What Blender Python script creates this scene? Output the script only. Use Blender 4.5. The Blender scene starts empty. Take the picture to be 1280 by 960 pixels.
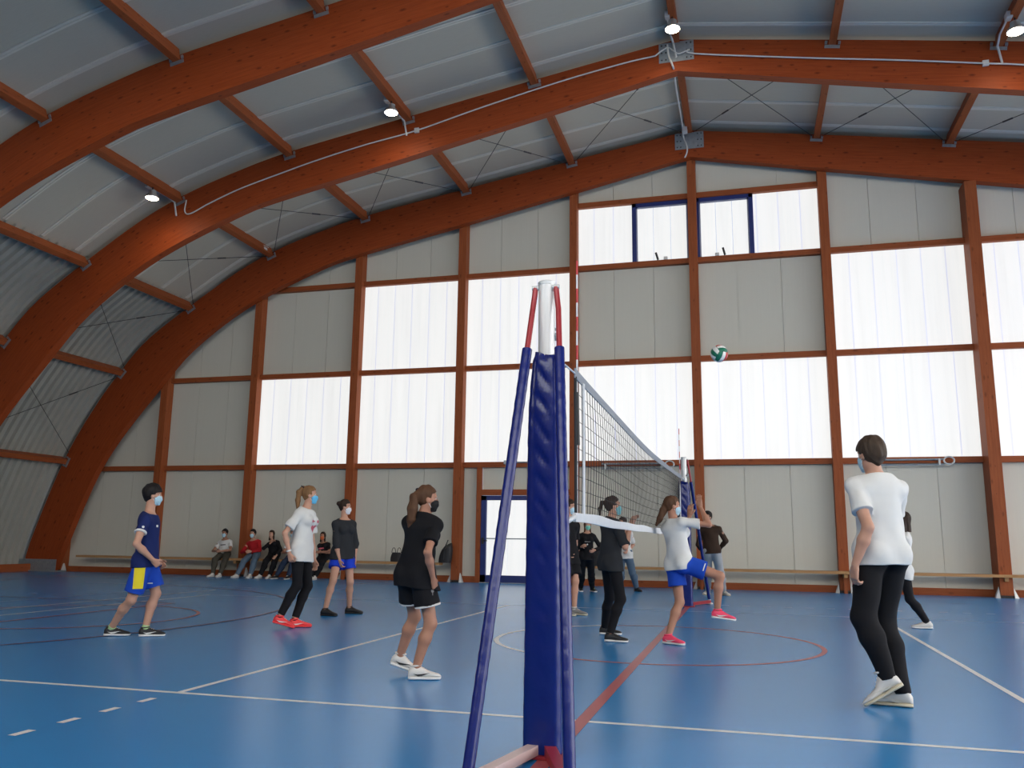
import bpy, math, random
import numpy as np
from mathutils import Vector, Matrix
from mathutils.bvhtree import BVHTree

random.seed(7)
rng = np.random.RandomState(5)
SC = bpy.context.scene
COL = SC.collection
# ---------------------------------------------------------------- camera
YAW, PITCH, ROLL, FPX, CAMZ = 0.270862, 0.181775, 0.013113, 1052.607, 1.14021
_cy, _sy = math.cos(YAW), math.sin(YAW)
FW = np.array([-_sy*math.cos(PITCH), _cy*math.cos(PITCH), math.sin(PITCH)])
_r = np.array([_cy, _sy, 0.0]); _u = np.cross(_r, FW)
RT = math.cos(ROLL)*_r + math.sin(ROLL)*_u
UP = -math.sin(ROLL)*_r + math.cos(ROLL)*_u
CAM = np.array([0, 0, CAMZ])
cam = bpy.data.cameras.new('camera')
cam.sensor_width = 36.0; cam.lens = FPX*36.0/1280.0; cam.clip_start = 0.05; cam.clip_end = 300
cob = bpy.data.objects.new('camera', cam); COL.objects.link(cob)
M = Matrix(((RT[0], UP[0], -FW[0], CAM[0]), (RT[1], UP[1], -FW[1], CAM[1]), (RT[2], UP[2], -FW[2], CAM[2]), (0, 0, 0, 1)))
cob.matrix_world = M
SC.camera = cob
# ---------------------------------------------------------------- world, exposure
W = bpy.data.worlds.new('sky'); SC.world = W; W.use_nodes = True
W.node_tree.nodes['Background'].inputs[0].default_value = (0.62, 0.68, 0.85, 1)
W.node_tree.nodes['Background'].inputs[1].default_value = 0.8
SC.view_settings.view_transform = 'Standard'
SC.view_settings.look = 'None'
SC.view_settings.gamma = 1.0
SC.view_settings.use_curve_mapping = False
SC.view_settings.exposure = 0.24
GLAZE = 0.70          # daylight coming through the translucent wall sheets
GLOW_REAR = 5.0      # unseen glowing sheets behind the photographer, added to light the hall
GLOW_SIDE = 4.5      # glow added to the right side cladding, outside the frame, as fill light
LAMP_E = 34.0

# ---------------------------------------------------------------- projection helpers (pixel -> point on a real plane)
def ray(x, y):
    return RT*(x-640)/FPX - UP*(y-480)/FPX + FW
def on(x, y, axis, val):
    d = ray(x, y); t = (val-CAM[axis])/d[axis]
    return CAM + t*d

# ---------------------------------------------------------------- materials
MATS = {}
def mat(name, col, rough=0.6, metal=0.0, spec=0.5, noise=0.0, nscale=8.0, bump=0.0, bscale=60.0, emis=None, estr=0.0, coat=0.0, sheen=0.0, stretch=None, uv=False, sss=0.0):
    if name in MATS: return MATS[name]
    m = bpy.data.materials.new(name); m.use_nodes = True
    nt = m.node_tree; N = nt.nodes; L = nt.links
    b = N['Principled BSDF']
    b.inputs['Base Color'].default_value = (*col, 1)
    b.inputs['Roughness'].default_value = rough
    b.inputs['Metallic'].default_value = metal
    b.inputs['Specular IOR Level'].default_value = spec
    if coat: b.inputs['Coat Weight'].default_value = coat
    if sheen: b.inputs['Sheen Weight'].default_value = sheen
    if sss:
        b.inputs['Subsurface Weight'].default_value = sss
        b.inputs['Subsurface Radius'].default_value = (0.02, 0.008, 0.004)
    if emis:
        b.inputs['Emission Color'].default_value = (*emis, 1); b.inputs['Emission Strength'].default_value = estr
    tc = N.new('ShaderNodeTexCoord'); mp = N.new('ShaderNodeMapping')
    L.new(tc.outputs['UV' if uv else 'Object'], mp.inputs[0])
    if stretch: mp.inputs['Scale'].default_value = stretch
    if noise:
        n = N.new('ShaderNodeTexNoise'); n.inputs['Scale'].default_value = nscale; n.inputs['Detail'].default_value = 4
        L.new(mp.outputs[0], n.inputs['Vector'])
        r = N.new('ShaderNodeMapRange'); r.inputs['To Min'].default_value = 1-noise; r.inputs['To Max'].default_value = 1+noise
        L.new(n.outputs['Fac'], r.inputs['Value'])
        h = N.new('ShaderNodeHueSaturation'); h.inputs['Color'].default_value = (*col, 1)
        L.new(r.outputs[0], h.inputs['Value']); L.new(h.outputs[0], b.inputs['Base Color'])
    if bump:
        n = N.new('ShaderNodeTexNoise'); n.inputs['Scale'].default_value = bscale; n.inputs['Detail'].default_value = 3
        L.new(mp.outputs[0], n.inputs['Vector'])
        bm = N.new('ShaderNodeBump'); bm.inputs['Strength'].default_value = bump; bm.inputs['Distance'].default_value = 0.01
        L.new(n.outputs['Fac'], bm.inputs['Height']); L.new(bm.outputs[0], b.inputs['Normal'])
    MATS[name] = m
    return m

def wood_mat(name, c1, c2, lam=0.0, knots=0.7, rough=0.55):
    """glued spruce: grain along U, lamella lines across V, dark knots"""
    m = bpy.data.materials.new(name); m.use_nodes = True
    nt = m.node_tree; N = nt.nodes; L = nt.links; b = N['Principled BSDF']
    b.inputs['Roughness'].default_value = rough
    b.inputs['Specular IOR Level'].default_value = 0.2
    tc = N.new('ShaderNodeTexCoord')
    mp = N.new('ShaderNodeMapping'); mp.inputs['Scale'].default_value = (0.9, 14, 1)
    L.new(tc.outputs['UV'], mp.inputs[0])
    n = N.new('ShaderNodeTexNoise'); n.inputs['Scale'].default_value = 1.6; n.inputs['Detail'].default_value = 6; n.inputs['Roughness'].default_value = 0.65
    L.new(mp.outputs[0], n.inputs['Vector'])
    cr = N.new('ShaderNodeValToRGB'); cr.color_ramp.elements[0].position = 0.3; cr.color_ramp.elements[1].position = 0.75
    cr.color_ramp.elements[0].color = (*c2, 1); cr.color_ramp.elements[1].color = (*c1, 1)
    L.new(n.outputs['Fac'], cr.inputs[0])
    # knots
    mk = N.new('ShaderNodeMapping'); mk.inputs['Scale'].default_value = (2.6, 6.5, 1)
    L.new(tc.outputs['UV'], mk.inputs[0])
    vo = N.new('ShaderNodeTexVoronoi'); vo.voronoi_dimensions = '2D'; vo.inputs['Scale'].default_value = 1.0; vo.inputs['Randomness'].default_value = 1.0
    L.new(mk.outputs[0], vo.inputs['Vector'])
    kr = N.new('ShaderNodeMapRange'); kr.inputs['From Min'].default_value = 0.05; kr.inputs['From Max'].default_value = 0.17
    kr.inputs['To Min'].default_value = knots; kr.inputs['To Max'].default_value = 0.0
    sz = N.new('ShaderNodeSeparateColor'); L.new(vo.outputs['Color'], sz.inputs[0])
    dv = N.new('ShaderNodeMath'); dv.operation = 'DIVIDE'; ad = N.new('ShaderNodeMath'); ad.operation = 'MULTIPLY_ADD'
    L.new(sz.outputs['Green'], ad.inputs[0]); ad.inputs[1].default_value = 1.1; ad.inputs[2].default_value = 0.25
    L.new(vo.outputs['Distance'], dv.inputs[0]); L.new(ad.outputs[0], dv.inputs[1]); L.new(dv.outputs[0], kr.inputs['Value'])
    # only some cells carry a knot
    th = N.new('ShaderNodeMath'); th.operation = 'GREATER_THAN'; th.inputs[1].default_value = 0.50
    L.new(sz.outputs['Red'], th.inputs[0])
    mu = N.new('ShaderNodeMath'); mu.operation = 'MULTIPLY'; L.new(kr.outputs[0], mu.inputs[0]); L.new(th.outputs[0], mu.inputs[1])
    mx = N.new('ShaderNodeMix'); mx.data_type = 'RGBA'; mx.inputs[7].default_value = (c2[0]*0.32, c2[1]*0.28, c2[2]*0.3, 1)
    L.new(mu.outputs[0], mx.inputs[0]); L.new(cr.outputs[0], mx.inputs[6])
    out = mx.outputs[2]
    if lam:
        wv = N.new('ShaderNodeTexWave'); wv.bands_direction = 'Y'; wv.inputs['Scale'].default_value = lam; wv.wave_profile = 'SAW'
        L.new(tc.outputs['UV'], wv.inputs['Vector'])
        wr = N.new('ShaderNodeMapRange'); wr.inputs['From Min'].default_value = 0.0; wr.inputs['From Max'].default_value = 0.12; wr.inputs['To Min'].default_value = 0.80; wr.inputs['To Max'].default_value = 1.0
        L.new(wv.outputs['Fac'], wr.inputs['Value'])
        hs = N.new('ShaderNodeHueSaturation'); L.new(wr.outputs[0], hs.inputs['Value']); L.new(out, hs.inputs['Color']); out = hs.outputs[0]
    L.new(out, b.inputs['Base Color'])
    MATS[name] = m
    return m

WOOD = wood_mat('glulam wood', (0.34, 0.066, 0.014), (0.24, 0.040, 0.008), lam=3.2)
POSTW = wood_mat('stained post wood', (0.36, 0.100, 0.032), (0.25, 0.060, 0.018), knots=0.5)
BENCHW = wood_mat('bench wood', (0.50, 0.29, 0.13), (0.38, 0.20, 0.08), knots=0.3)
GALV = mat('galvanised steel', (0.33, 0.37, 0.40), 0.45, 0.6, noise=0.25, nscale=14)
STEEL = mat('white painted steel', (0.62, 0.64, 0.63), 0.4, 0.2, noise=0.1)
DARK = mat('dark rod steel', (0.06, 0.06, 0.065), 0.45, 0.5, noise=0.1)
ROOFM = mat('grey roof sheet', (0.50, 0.475, 0.385), 0.6, 0.05, noise=0.08, nscale=2.0, bump=0.12, bscale=1.0, stretch=(3, 40, 3))
SEAM = mat('roof sheet seam', (0.66, 0.64, 0.55), 0.5, 0.1, noise=0.06)
CORR = mat('corrugated steel', (0.42, 0.42, 0.37), 0.45, 0.15, noise=0.10, nscale=3)
WALLP = mat('pale wall panel', (0.62, 0.61, 0.52), 0.6, 0.0, noise=0.03, nscale=1.5, bump=0.05, bscale=1.0, stretch=(30, 1, 0.5))
BLUEF = mat('dark blue frame', (0.012, 0.028, 0.16), 0.4, 0.1, noise=0.1)
CABLE = mat('white conduit', (0.60, 0.60, 0.58), 0.5, noise=0.1)
VINYL = mat('blue vinyl padding', (0.004, 0.013, 0.135), 0.24, 0.0, 0.4, noise=0.12, nscale=9, bump=0.25, bscale=16)
REDP = mat('red painted steel', (0.32, 0.022, 0.030), 0.35, 0.1, noise=0.1)
TUBE = mat('white post tube', (0.70, 0.70, 0.68), 0.3, 0.1, noise=0.04)
PINKP = mat('pale base steel', (0.62, 0.47, 0.45), 0.4, 0.1, noise=0.08)
BLACK = mat('black plastic', (0.012, 0.012, 0.013), 0.5, noise=0.2)

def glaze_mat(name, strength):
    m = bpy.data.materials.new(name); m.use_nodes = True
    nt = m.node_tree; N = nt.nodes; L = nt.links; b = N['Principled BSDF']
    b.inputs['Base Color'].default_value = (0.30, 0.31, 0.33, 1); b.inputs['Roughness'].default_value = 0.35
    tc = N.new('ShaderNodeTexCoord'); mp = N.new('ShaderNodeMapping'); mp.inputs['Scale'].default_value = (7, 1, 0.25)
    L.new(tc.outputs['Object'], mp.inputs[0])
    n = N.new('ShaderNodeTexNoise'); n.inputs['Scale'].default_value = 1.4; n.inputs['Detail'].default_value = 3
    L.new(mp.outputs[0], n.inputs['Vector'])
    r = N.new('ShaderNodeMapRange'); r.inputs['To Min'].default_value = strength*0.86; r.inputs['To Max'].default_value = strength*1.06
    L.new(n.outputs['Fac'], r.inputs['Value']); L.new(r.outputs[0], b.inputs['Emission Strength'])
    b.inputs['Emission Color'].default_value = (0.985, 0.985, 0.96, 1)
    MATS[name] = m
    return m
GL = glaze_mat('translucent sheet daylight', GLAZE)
GLR = glaze_mat('added rear sheet glow', GLOW_REAR)
GLS = glaze_mat('added side sheet glow', GLOW_SIDE)
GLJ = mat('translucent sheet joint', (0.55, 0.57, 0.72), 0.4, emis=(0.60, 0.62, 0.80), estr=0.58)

def floor_mat():
    m = bpy.data.materials.new('blue sports floor'); m.use_nodes = True
    nt = m.node_tree; N = nt.nodes; L = nt.links; b = N['Principled BSDF']
    tc = N.new('ShaderNodeTexCoord')
    n = N.new('ShaderNodeTexNoise'); n.inputs['Scale'].default_value = 0.35; n.inputs['Detail'].default_value = 5
    L.new(tc.outputs['Object'], n.inputs['Vector'])
    cr = N.new('ShaderNodeValToRGB')
    cr.color_ramp.elements[0].color = (0.010, 0.215, 0.54, 1); cr.color_ramp.elements[1].color = (0.013, 0.250, 0.61, 1)
    L.new(n.outputs['Fac'], cr.inputs[0]); L.new(cr.outputs[0], b.inputs['Base Color'])
    n2 = N.new('ShaderNodeTexNoise'); n2.inputs['Scale'].default_value = 0.5; n2.inputs['Detail'].default_value = 2
    L.new(tc.outputs['Object'], n2.inputs['Vector'])
    r = N.new('ShaderNodeMapRange'); r.inputs['To Min'].default_value = 0.245; r.inputs['To Max'].default_value = 0.285
    L.new(n2.outputs['Fac'], r.inputs['Value']); L.new(r.outputs[0], b.inputs['Roughness'])
    b.inputs['Specular IOR Level'].default_value = 0.75
    n3 = N.new('ShaderNodeTexNoise'); n3.inputs['Scale'].default_value = 220
    L.new(tc.outputs['Object'], n3.inputs['Vector'])
    bm = N.new('ShaderNodeBump'); bm.inputs['Strength'].default_value = 0.06; bm.inputs['Distance'].default_value = 0.002
    L.new(n3.outputs['Fac'], bm.inputs['Height']); L.new(bm.outputs[0], b.inputs['Normal'])
    return m
FLOORM = floor_mat()

# ---------------------------------------------------------------- object helpers
def link(name, me, parent=None, m=None):
    o = bpy.data.objects.new(name, me); COL.objects.link(o)
    if parent is not None: o.parent = parent
    if m is not None and me is not None:
        me.materials.clear(); me.materials.append(m)
    return o
def empty(name, loc=(0, 0, 0)):
    o = bpy.data.objects.new(name, None); COL.objects.link(o); o.location = loc; o.empty_display_size = 0.1
    return o
def tag(o, label=None, cat=None, group=None, kind=None):
    if label: o['label'] = label
    if cat: o['category'] = cat
    if group: o['group'] = group
    if kind: o['kind'] = kind
    return o

class MB:
    """collects vertices / faces (+uv) in WORLD space; build() makes one mesh object"""
    def __init__(s): s.v = []; s.f = []; s.uv = []
    def add(s, vs, fs, uvs=None):
        o = len(s.v); s.v += [tuple(map(float, p)) for p in vs]
        for i, f in enumerate(fs):
            s.f.append(tuple(o+k for k in f))
            s.uv.append(uvs[i] if uvs else [(0, 0)]*len(f))
    def box(s, c, size, ax=None):
        """c centre, size full, ax = 3 unit axes (rows)"""
        c = np.asarray(c, float); h = np.asarray(size, float)/2
        A = np.eye(3) if ax is None else np.asarray(ax, float)
        cs = [(-1, -1, -1), (1, -1, -1), (1, 1, -1), (-1, 1, -1), (-1, -1, 1), (1, -1, 1), (1, 1, 1), (-1, 1, 1)]
        loc = [np.array(k)*h for k in cs]
        vs = [c + l[0]*A[0]+l[1]*A[1]+l[2]*A[2] for l in loc]
        fs = [(0, 3, 2, 1), (4, 5, 6, 7), (0, 1, 5, 4), (1, 2, 6, 5), (2, 3, 7, 6), (3, 0, 4, 7)]
        la = int(np.argmax(size)); ru = random.random()*40; rv = random.random()*20
        uvs = []
        for f in fs:
            oth = [a for a in range(3) if a != la]
            # varying cross axis
            sp = [abs(loc[f[0]][a]-loc[f[1]][a])+abs(loc[f[1]][a]-loc[f[2]][a]) for a in oth]
            ca = oth[int(np.argmax(sp))]
            uvs.append([(loc[k][la]+ru, loc[k][ca]+rv) for k in f])
        s.add(vs, fs, uvs); return s
    def bb(s, x0, x1, y0, y1, z0, z1):
        return s.box(((x0+x1)/2, (y0+y1)/2, (z0+z1)/2), (abs(x1-x0), abs(y1-y0), abs(z1-z0)))
    def tube(s, pts, r, n=8, cap=True, flat=None):
        pts = [np.asarray(p, float) for p in pts]
        rs = r if hasattr(r, '__len__') else [r]*len(pts)
        prev = None; vs = []; fs = []; L = 0
        for i, P in enumerate(pts):
            t = pts[min(i+1, len(pts)-1)]-pts[max(i-1, 0)]; t = t/(np.linalg.norm(t)+1e-9)
            if prev is None:
                a = np.array([0, 0, 1.]) if abs(t[2]) < .9 else np.array([1., 0, 0])
                x = np.cross(a, t)
            else: x = prev - t*np.dot(prev, t)
            x /= np.linalg.norm(x); prev = x; y = np.cross(t, x)
            for k in range(n):
                an = 2*math.pi*k/n
                vs.append(P + rs[i]*(math.cos(an)*x+math.sin(an)*y))
        for i in range(len(pts)-1):
            for k in range(n):
                k2 = (k+1) % n
                fs.append((i*n+k, i*n+k2, (i+1)*n+k2, (i+1)*n+k))
        if cap:
            fs.append(tuple(range(n-1, -1, -1))); fs.append(tuple((len(pts)-1)*n+k for k in range(n)))
        s.add(vs, fs); return s
    def lathe(s, c, prof, n=20, ax=None):
        """prof list of (r,z) about axis ax[2]"""
        c = np.asarray(c, float); A = np.eye(3) if ax is None else np.asarray(ax, float)
        vs = []; fs = []
        for (r, z) in prof:
            for k in range(n):
                an = 2*math.pi*k/n
                vs.append(c + A[0]*r*math.cos(an)+A[1]*r*math.sin(an)+A[2]*z)
        for i in range(len(prof)-1):
            for k in range(n):
                k2 = (k+1) % n
                fs.append((i*n+k, i*n+k2, (i+1)*n+k2, (i+1)*n+k))
        fs.append(tuple(range(n-1, -1, -1))); fs.append(tuple((len(prof)-1)*n+k for k in range(n)))
        s.add(vs, fs); return s
    def build(s, name, m, parent=None, smooth=False, angle=40):
        me = bpy.data.meshes.new(name)
        off = np.zeros(3)
        if parent is None and len(s.v):       # top-level mesh: origin at the base of the thing
            a = np.array(s.v); off = np.array([(a[:, 0].min()+a[:, 0].max())/2, (a[:, 1].min()+a[:, 1].max())/2, a[:, 2].min()])
        elif parent is not None:
            q = parent; off = np.zeros(3)
            while q is not None: off = off + np.array(q.location); q = q.parent
        a = np.array(s.v)-off
        me.from_pydata([tuple(p) for p in a], [], s.f)
        uvl = me.uv_layers.new(name='UVMap')
        flat = [c for u in s.uv for p in u for c in p]
        uvl.data.foreach_set('uv', flat)
        me.materials.append(m)
        if smooth:
            me.shade_smooth() if hasattr(me, 'shade_smooth') else None
            try: me.set_sharp_from_angle(angle=math.radians(angle))
            except Exception: pass
        me.update()
        o = bpy.data.objects.new(name, me); COL.objects.link(o)
        if parent is not None: o.parent = parent
        else: o.location = off
        return o
    def flip(s):
        s.f = [tuple(reversed(f)) for f in s.f]; s.uv = [list(reversed(u)) for u in s.uv]; return s
# ================================================================= STRUCTURE
XR = -1.11                      # ridge line
TP = [(21.2-1.11-0.12, 0.0), (19.86, 0.8), (18.97, 3.21), (18.05, 4.85), (17.05, 6.19), (16.25, 7.02), (14.85, 7.98), (13.3, 8.93), (12.1, 9.48), (10.7, 9.93), (9.2, 10.30), (6.2, 10.81), (3.4, 11.28), (0, 11.82)]
BP = [(18.93, 0.0), (18.80, 0.3), (17.6, 3.19), (15.75, 5.57), (14.65, 6.72), (12.9, 7.88), (10.7, 8.80), (9.5, 9.13), (6.35, 9.76), (3.46, 10.36), (0, 11.08)]
def spline(P, n=8):
    P = [np.array(p, float) for p in P]; out = []
    for i in range(len(P)-1):
        p0 = P[i-1] if i else 2*P[0]-P[1]; p1 = P[i]; p2 = P[i+1]; p3 = P[i+2] if i+2 < len(P) else 2*P[-1]-P[-2]
        for k in range(n):
            t = k/n
            out.append(0.5*((2*p1)+(-p0+p2)*t+(2*p0-5*p1+4*p2-p3)*t*t+(-p0+3*p1-3*p2+p3)*t**3))
    out.append(P[-1]); return np.array(out)
def resample(C, n):
    d = np.r_[0, np.cumsum(np.linalg.norm(np.diff(C, axis=0), axis=1))]
    s = np.linspace(0, d[-1], n)
    return np.c_[np.interp(s, d, C[:, 0]), np.interp(s, d, C[:, 1])], d[-1]
TC, TL = resample(spline(TP), 60)        # outer curve of an arch half, (distance from ridge, height)
BC, BL = resample(spline(BP), 60)
def topz(d):                              # outer curve height at distance d from ridge
    return float(np.interp(abs(d), TC[::-1, 0], TC[::-1, 1]))
def toppt(d):
    """point + outward normal on outer curve at distance d"""
    i = int(np.argmin(abs(TC[:, 0]-d))); i = min(max(i, 1), len(TC)-2)
    t = TC[i+1]-TC[i-1]; t /= np.linalg.norm(t); n = np.array([-t[1], t[0]])
    if n[1] < 0 or (abs(n[1]) < .05 and n[0] < 0): n = -n
    return np.array([d, topz(d)]), t, n
ARCHY = [21.15-4.25*k for k in range(7)]   # front faces; 21.15, 16.9, 12.65 ... -4.35
AW = 0.22

# ---------------- floor
fl = empty('floor'); tag(fl, 'glossy blue sports hall floor with painted court lines', None, kind='structure')
MB().bb(-24, 24, -6, 24, -0.12, 0).build('surface', FLOORM, fl)
def lmat(n, c): return mat(n, c, 0.35, noise=0.05, nscale=6)
LW = lmat('white line paint', (0.74, 0.76, 0.74)); LFAINT = lmat('faded white line paint', (0.22, 0.42, 0.68))
LRED = lmat('red line paint', (0.42, 0.085, 0.09)); LDARK = lmat('dark maroon line paint', (0.11, 0.06, 0.15)); LOR = lmat('orange line paint', (0.42, 0.13, 0.13))
_lz = [0.0012]
def strip(pts, w, m, name='court_line', closed=False):
    pts = [np.array(p, float) for p in pts]; n = len(pts); z = _lz[0]; _lz[0] += 0.00012
    vs = []; fs = []
    for i in range(n):
        a = pts[(i-1) % n] if (closed or i) else pts[i]; b = pts[(i+1) % n] if (closed or i < n-1) else pts[i]
        t = b-a; t /= np.linalg.norm(t); nn = np.array([-t[1], t[0]])*w/2
        vs += [(*(pts[i]+nn), z), (*(pts[i]-nn), z)]
    for i in range(n if closed else n-1):
        j = (i+1) % n
        fs.append((2*i, 2*i+1, 2*j+1, 2*j))
    b = MB(); b.add(vs, fs); return b.build(name, m, fl)
def arc(cx, cy, r, a0, a1, w, m, n=72):
    full = abs(a1-a0) >= 359.9
    k = n if full else n+1
    strip([(cx+r*math.cos(math.radians(a0+(a1-a0)*i/n)), cy+r*math.sin(math.radians(a0+(a1-a0)*i/n))) for i in range(k)], w, m, 'court_arc', full)
XN, YS = -1.06, 5.596
YF = YS+9.0; YC = YS+4.5
strip([(XN-9, YS), (XN+9, YS)], 0.055, LW)
strip([(XN-9, YF), (XN+9, YF)], 0.05, LFAINT)
strip([(XN-9, YS), (XN-9, YF)], 0.055, LW); strip([(XN+9, YS), (XN+9, YF)], 0.055, LW)
strip([(XN-3, YS), (XN-3, YF)], 0.055, LW); strip([(XN+3, YS), (XN+3, YF)], 0.055, LW)
strip([(XN, 3.0), (XN, 16.9)], 0.085, LRED)
arc(XN, YC, 1.82, -112, 112, 0.055, LRED); arc(XN, YC, 1.82, 112.5, 247.5, 0.055, LW)
for k in range(5):
    for X in (XN-3.02, XN+3.02):
        strip([(X, YS-0.24-0.355*k), (X, YS-0.24-0.15-0.355*k)], 0.055, LW, 'dash_line')
for k in range(26):
    strip([(-0.5+0.36*k, 16.2), (-0.36+0.36*k, 16.2)], 0.05, LFAINT, 'dash_line')
for s in (-1, 1):
    c = XN+s*12.4
    a0, a1 = (-90, 90) if s < 0 else (90, 270)
    arc(c, YC, 6.7, a0, a1, 0.055, LDARK)
    arc(XN+s*8.25, YC, 1.8, 0, 360, 0.05, LOR)
    X4 = XN+s*8.25
    strip([(X4, YC-2.45), (X4, YC+2.45)], 0.05, LRED)
    for t in (-1, 1): strip([(X4, YC+t*2.45), (XN+s*14, YC+t*2.45)], 0.05, LDARK)
    strip([(XN+s*9.75, 6.2), (XN+s*9.75, 15.9)], 0.05, LW)
    strip([(XN+s*10.9, 15.7), (XN+s*10.9, 8.6), (XN+s*16, 8.6)], 0.05, LFAINT)
    strip([(XN+s*9.5, 16.85), (XN+s*14, 16.95)], 0.05, LFAINT)

# ---------------- glulam arches (pairs of curved half beams)
def half_beam(sgn, y0, arch):
    b = MB(); n = len(TC); vs = []; fs = []; uvs = []
    tl = np.linspace(0, TL, n)
    for i in range(n):
        for (P, y) in ((TC, y0), (TC, y0+AW), (BC, y0+AW), (BC, y0)):
            vs.append((XR+sgn*P[i, 0], y, P[i, 1]))
    dep = [float(np.linalg.norm(TC[i]-BC[i])) for i in range(n)]
    ru = random.random()*30
    for i in range(n-1):
        o = 4*i; p = o+4
        for a, bb in ((0, 1), (1, 2), (2, 3), (3, 0)):
            f = (o+a, o+bb, p+bb, p+a)
            if a in (0, 2): uv = [(tl[i]+ru, 0), (tl[i]+ru, AW), (tl[i+1]+ru, AW), (tl[i+1]+ru, 0)]
            elif a == 1: uv = [(tl[i]+ru, 0), (tl[i]+ru, dep[i]), (tl[i+1]+ru, dep[i+1]), (tl[i+1]+ru, 0)]
            else: uv = [(tl[i]+ru, dep[i]), (tl[i]+ru, 0), (tl[i+1]+ru, 0), (tl[i+1]+ru, dep[i+1])]
            fs.append(f); uvs.append(uv)
    fs.append((0, 3, 2, 1)); uvs.append([(0, 0)]*4)
    o = 4*(n-1); fs.append((o, o+1, o+2, o+3)); uvs.append([(0, 0)]*4)
    b.add(vs, fs, uvs)
    if sgn > 0: b.flip()
    return b.build('curved_beam', WOOD, arch, smooth=True, angle=35)
names = ['glued timber arch standing against the glazed end wall', 'second timber arch from the glazed wall, carrying the hanging lamps and white conduit',
         'third timber arch from the glazed wall, crossing the upper left corner', 'timber arch nearly overhead of the camera, out of the frame',
         'timber arch just in front of the photographer, out of the frame', 'timber arch right behind the photographer', 'timber arch against the wall behind the photographer']
PURD = [0.0, 3.17, 6.19, 9.26, 12.28, 14.93, 17.2, 18.92]
for k, y in enumerate(ARCHY):
    a = empty('glulam_arch', (XR, y, 0)); tag(a, names[k], 'timber arch')
    half_beam(-1, y, a); half_beam(1, y, a)
    if k < 3:
        MB().bb(XR-0.37, XR+0.37, y-0.012, y-0.001, 11.30, 11.76).build('ridge_plate', GALV, a)
        for i, (dx, dz) in enumerate([(sx*x, z) for sx in (-1, 1) for x in (0.31, 0.22) for z in (11.36, 11.53, 11.70)]):
            b = MB(); b.lathe((XR+dx, y-0.012, dz), [(0.018, 0), (0.018, 0.012), (0.008, 0.016)], 6, ax=[(1, 0, 0), (0, 0, 1), (0, -1, 0)]); b.build('bolt', DARK, a)
        for s in (-1, 1):
            b = MB(); b.bb(XR+s*18.8, XR+s*20.15, y-0.03, y-0.003, 0, 0.36); b.bb(XR+s*18.7, XR+s*20.2, y-0.1, y+AW+0.1, 0.001, 0.035); b.build('base_shoe', GALV, a)
            for d in PURD[1:]:
                P, t, nn = toppt(d)
                t3 = np.array([s*t[0], 0, t[1]]); n3 = np.array([s*nn[0], 0, nn[1]])
                c = np.array([XR+s*P[0], y-0.006, P[1]])-n3*0.07
                b = MB(); b.box(c-n3*0.085, (0.30, 0.012, 0.07), (t3, (0, 1, 0), n3))
                for q in (-1, 1): b.box(c+t3*q*0.13, (0.05, 0.03, 0.07), (t3, (0, 1, 0), n3))
                b.build('purlin_bracket', GALV, a)

# ---------------- ceiling: purlins, sheets, seams, bracing
ce = empty('ceiling'); tag(ce, 'curved grey sheet metal vault on timber purlins', None, kind='structure')
PH, PW = 0.25, 0.15
def purlin(s, d, y0, y1):
    P, t, nn = toppt(d) if d > 0 else (np.array([0, 11.86]), np.array([1., 0]), np.array([0, 1.]))
    c = np.array([XR+s*P[0], (y0+y1)/2, P[1]]) + np.array([s*nn[0], 0, nn[1]])*(0.13-PH/2)
    b = MB(); b.box(c, (PW, y1-y0, PH), ((s*t[0], 0, t[1]), (0, 1, 0), (s*nn[0], 0, nn[1])))
    if s < 0: b.flip()
    return b.build('purlin', WOOD if False else POSTW, ce)
def rows(d0, d1, n=26, off=0.14):
    """points of the roof curve offset outwards between ridge distances d0<d1"""
    out = []
    for d in np.linspace(d0, d1, n):
        out.append(d)
    return out
def curve_off(off):
    """offset outer curve"""
    T = np.gradient(TC, axis=0); T /= np.linalg.norm(T, axis=1)[:, None]
    Nn = np.c_[-T[:, 1], T[:, 0]]
    if Nn[-1, 1] < 0: Nn = -Nn
    return TC + Nn*off, Nn
CO, CN = curve_off(0.135)
if CO[5, 0] < TC[5, 0]: CO, CN = curve_off(-0.135); CN = -CN
def sheet(s, i0, i1, prof, name, m, parent, th=0.03):
    """sheet following the curve from index i0..i1; prof list of (y, inward offset)"""
    b = MB(); idx = list(range(i0, i1+1)); n = len(prof); vs = []; fs = []
    for L in (0, 1):
        for i in idx:
            for (y, o) in prof:
                P = CO[i] + CN[i]*(-o + (th if L else 0))
                vs.append((XR+s*P[0], y, max(P[1], 0.0)))
    R = len(idx)
    for L in (0, 1):
        for i in range(R-1):
            for k in range(n-1):
                a = L*R*n+i*n+k
                f = (a, a+1, a+n+1, a+n)
                fs.append(f if L == 0 else tuple(reversed(f)))
    b.add(vs, fs)
    if s > 0: b.flip()
    return b.build(name, m, parent, smooth=True, angle=25)
iS = int(np.argmin(abs(TC[:, 0]-14.85)))        # below this the cladding is corrugated
edges = [15.45+1.09*k for k in range(-18, 6)]
edges = [e for e in edges if -4.4 < e < 21.75]
edges = [-4.45]+edges+[21.8]
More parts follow.
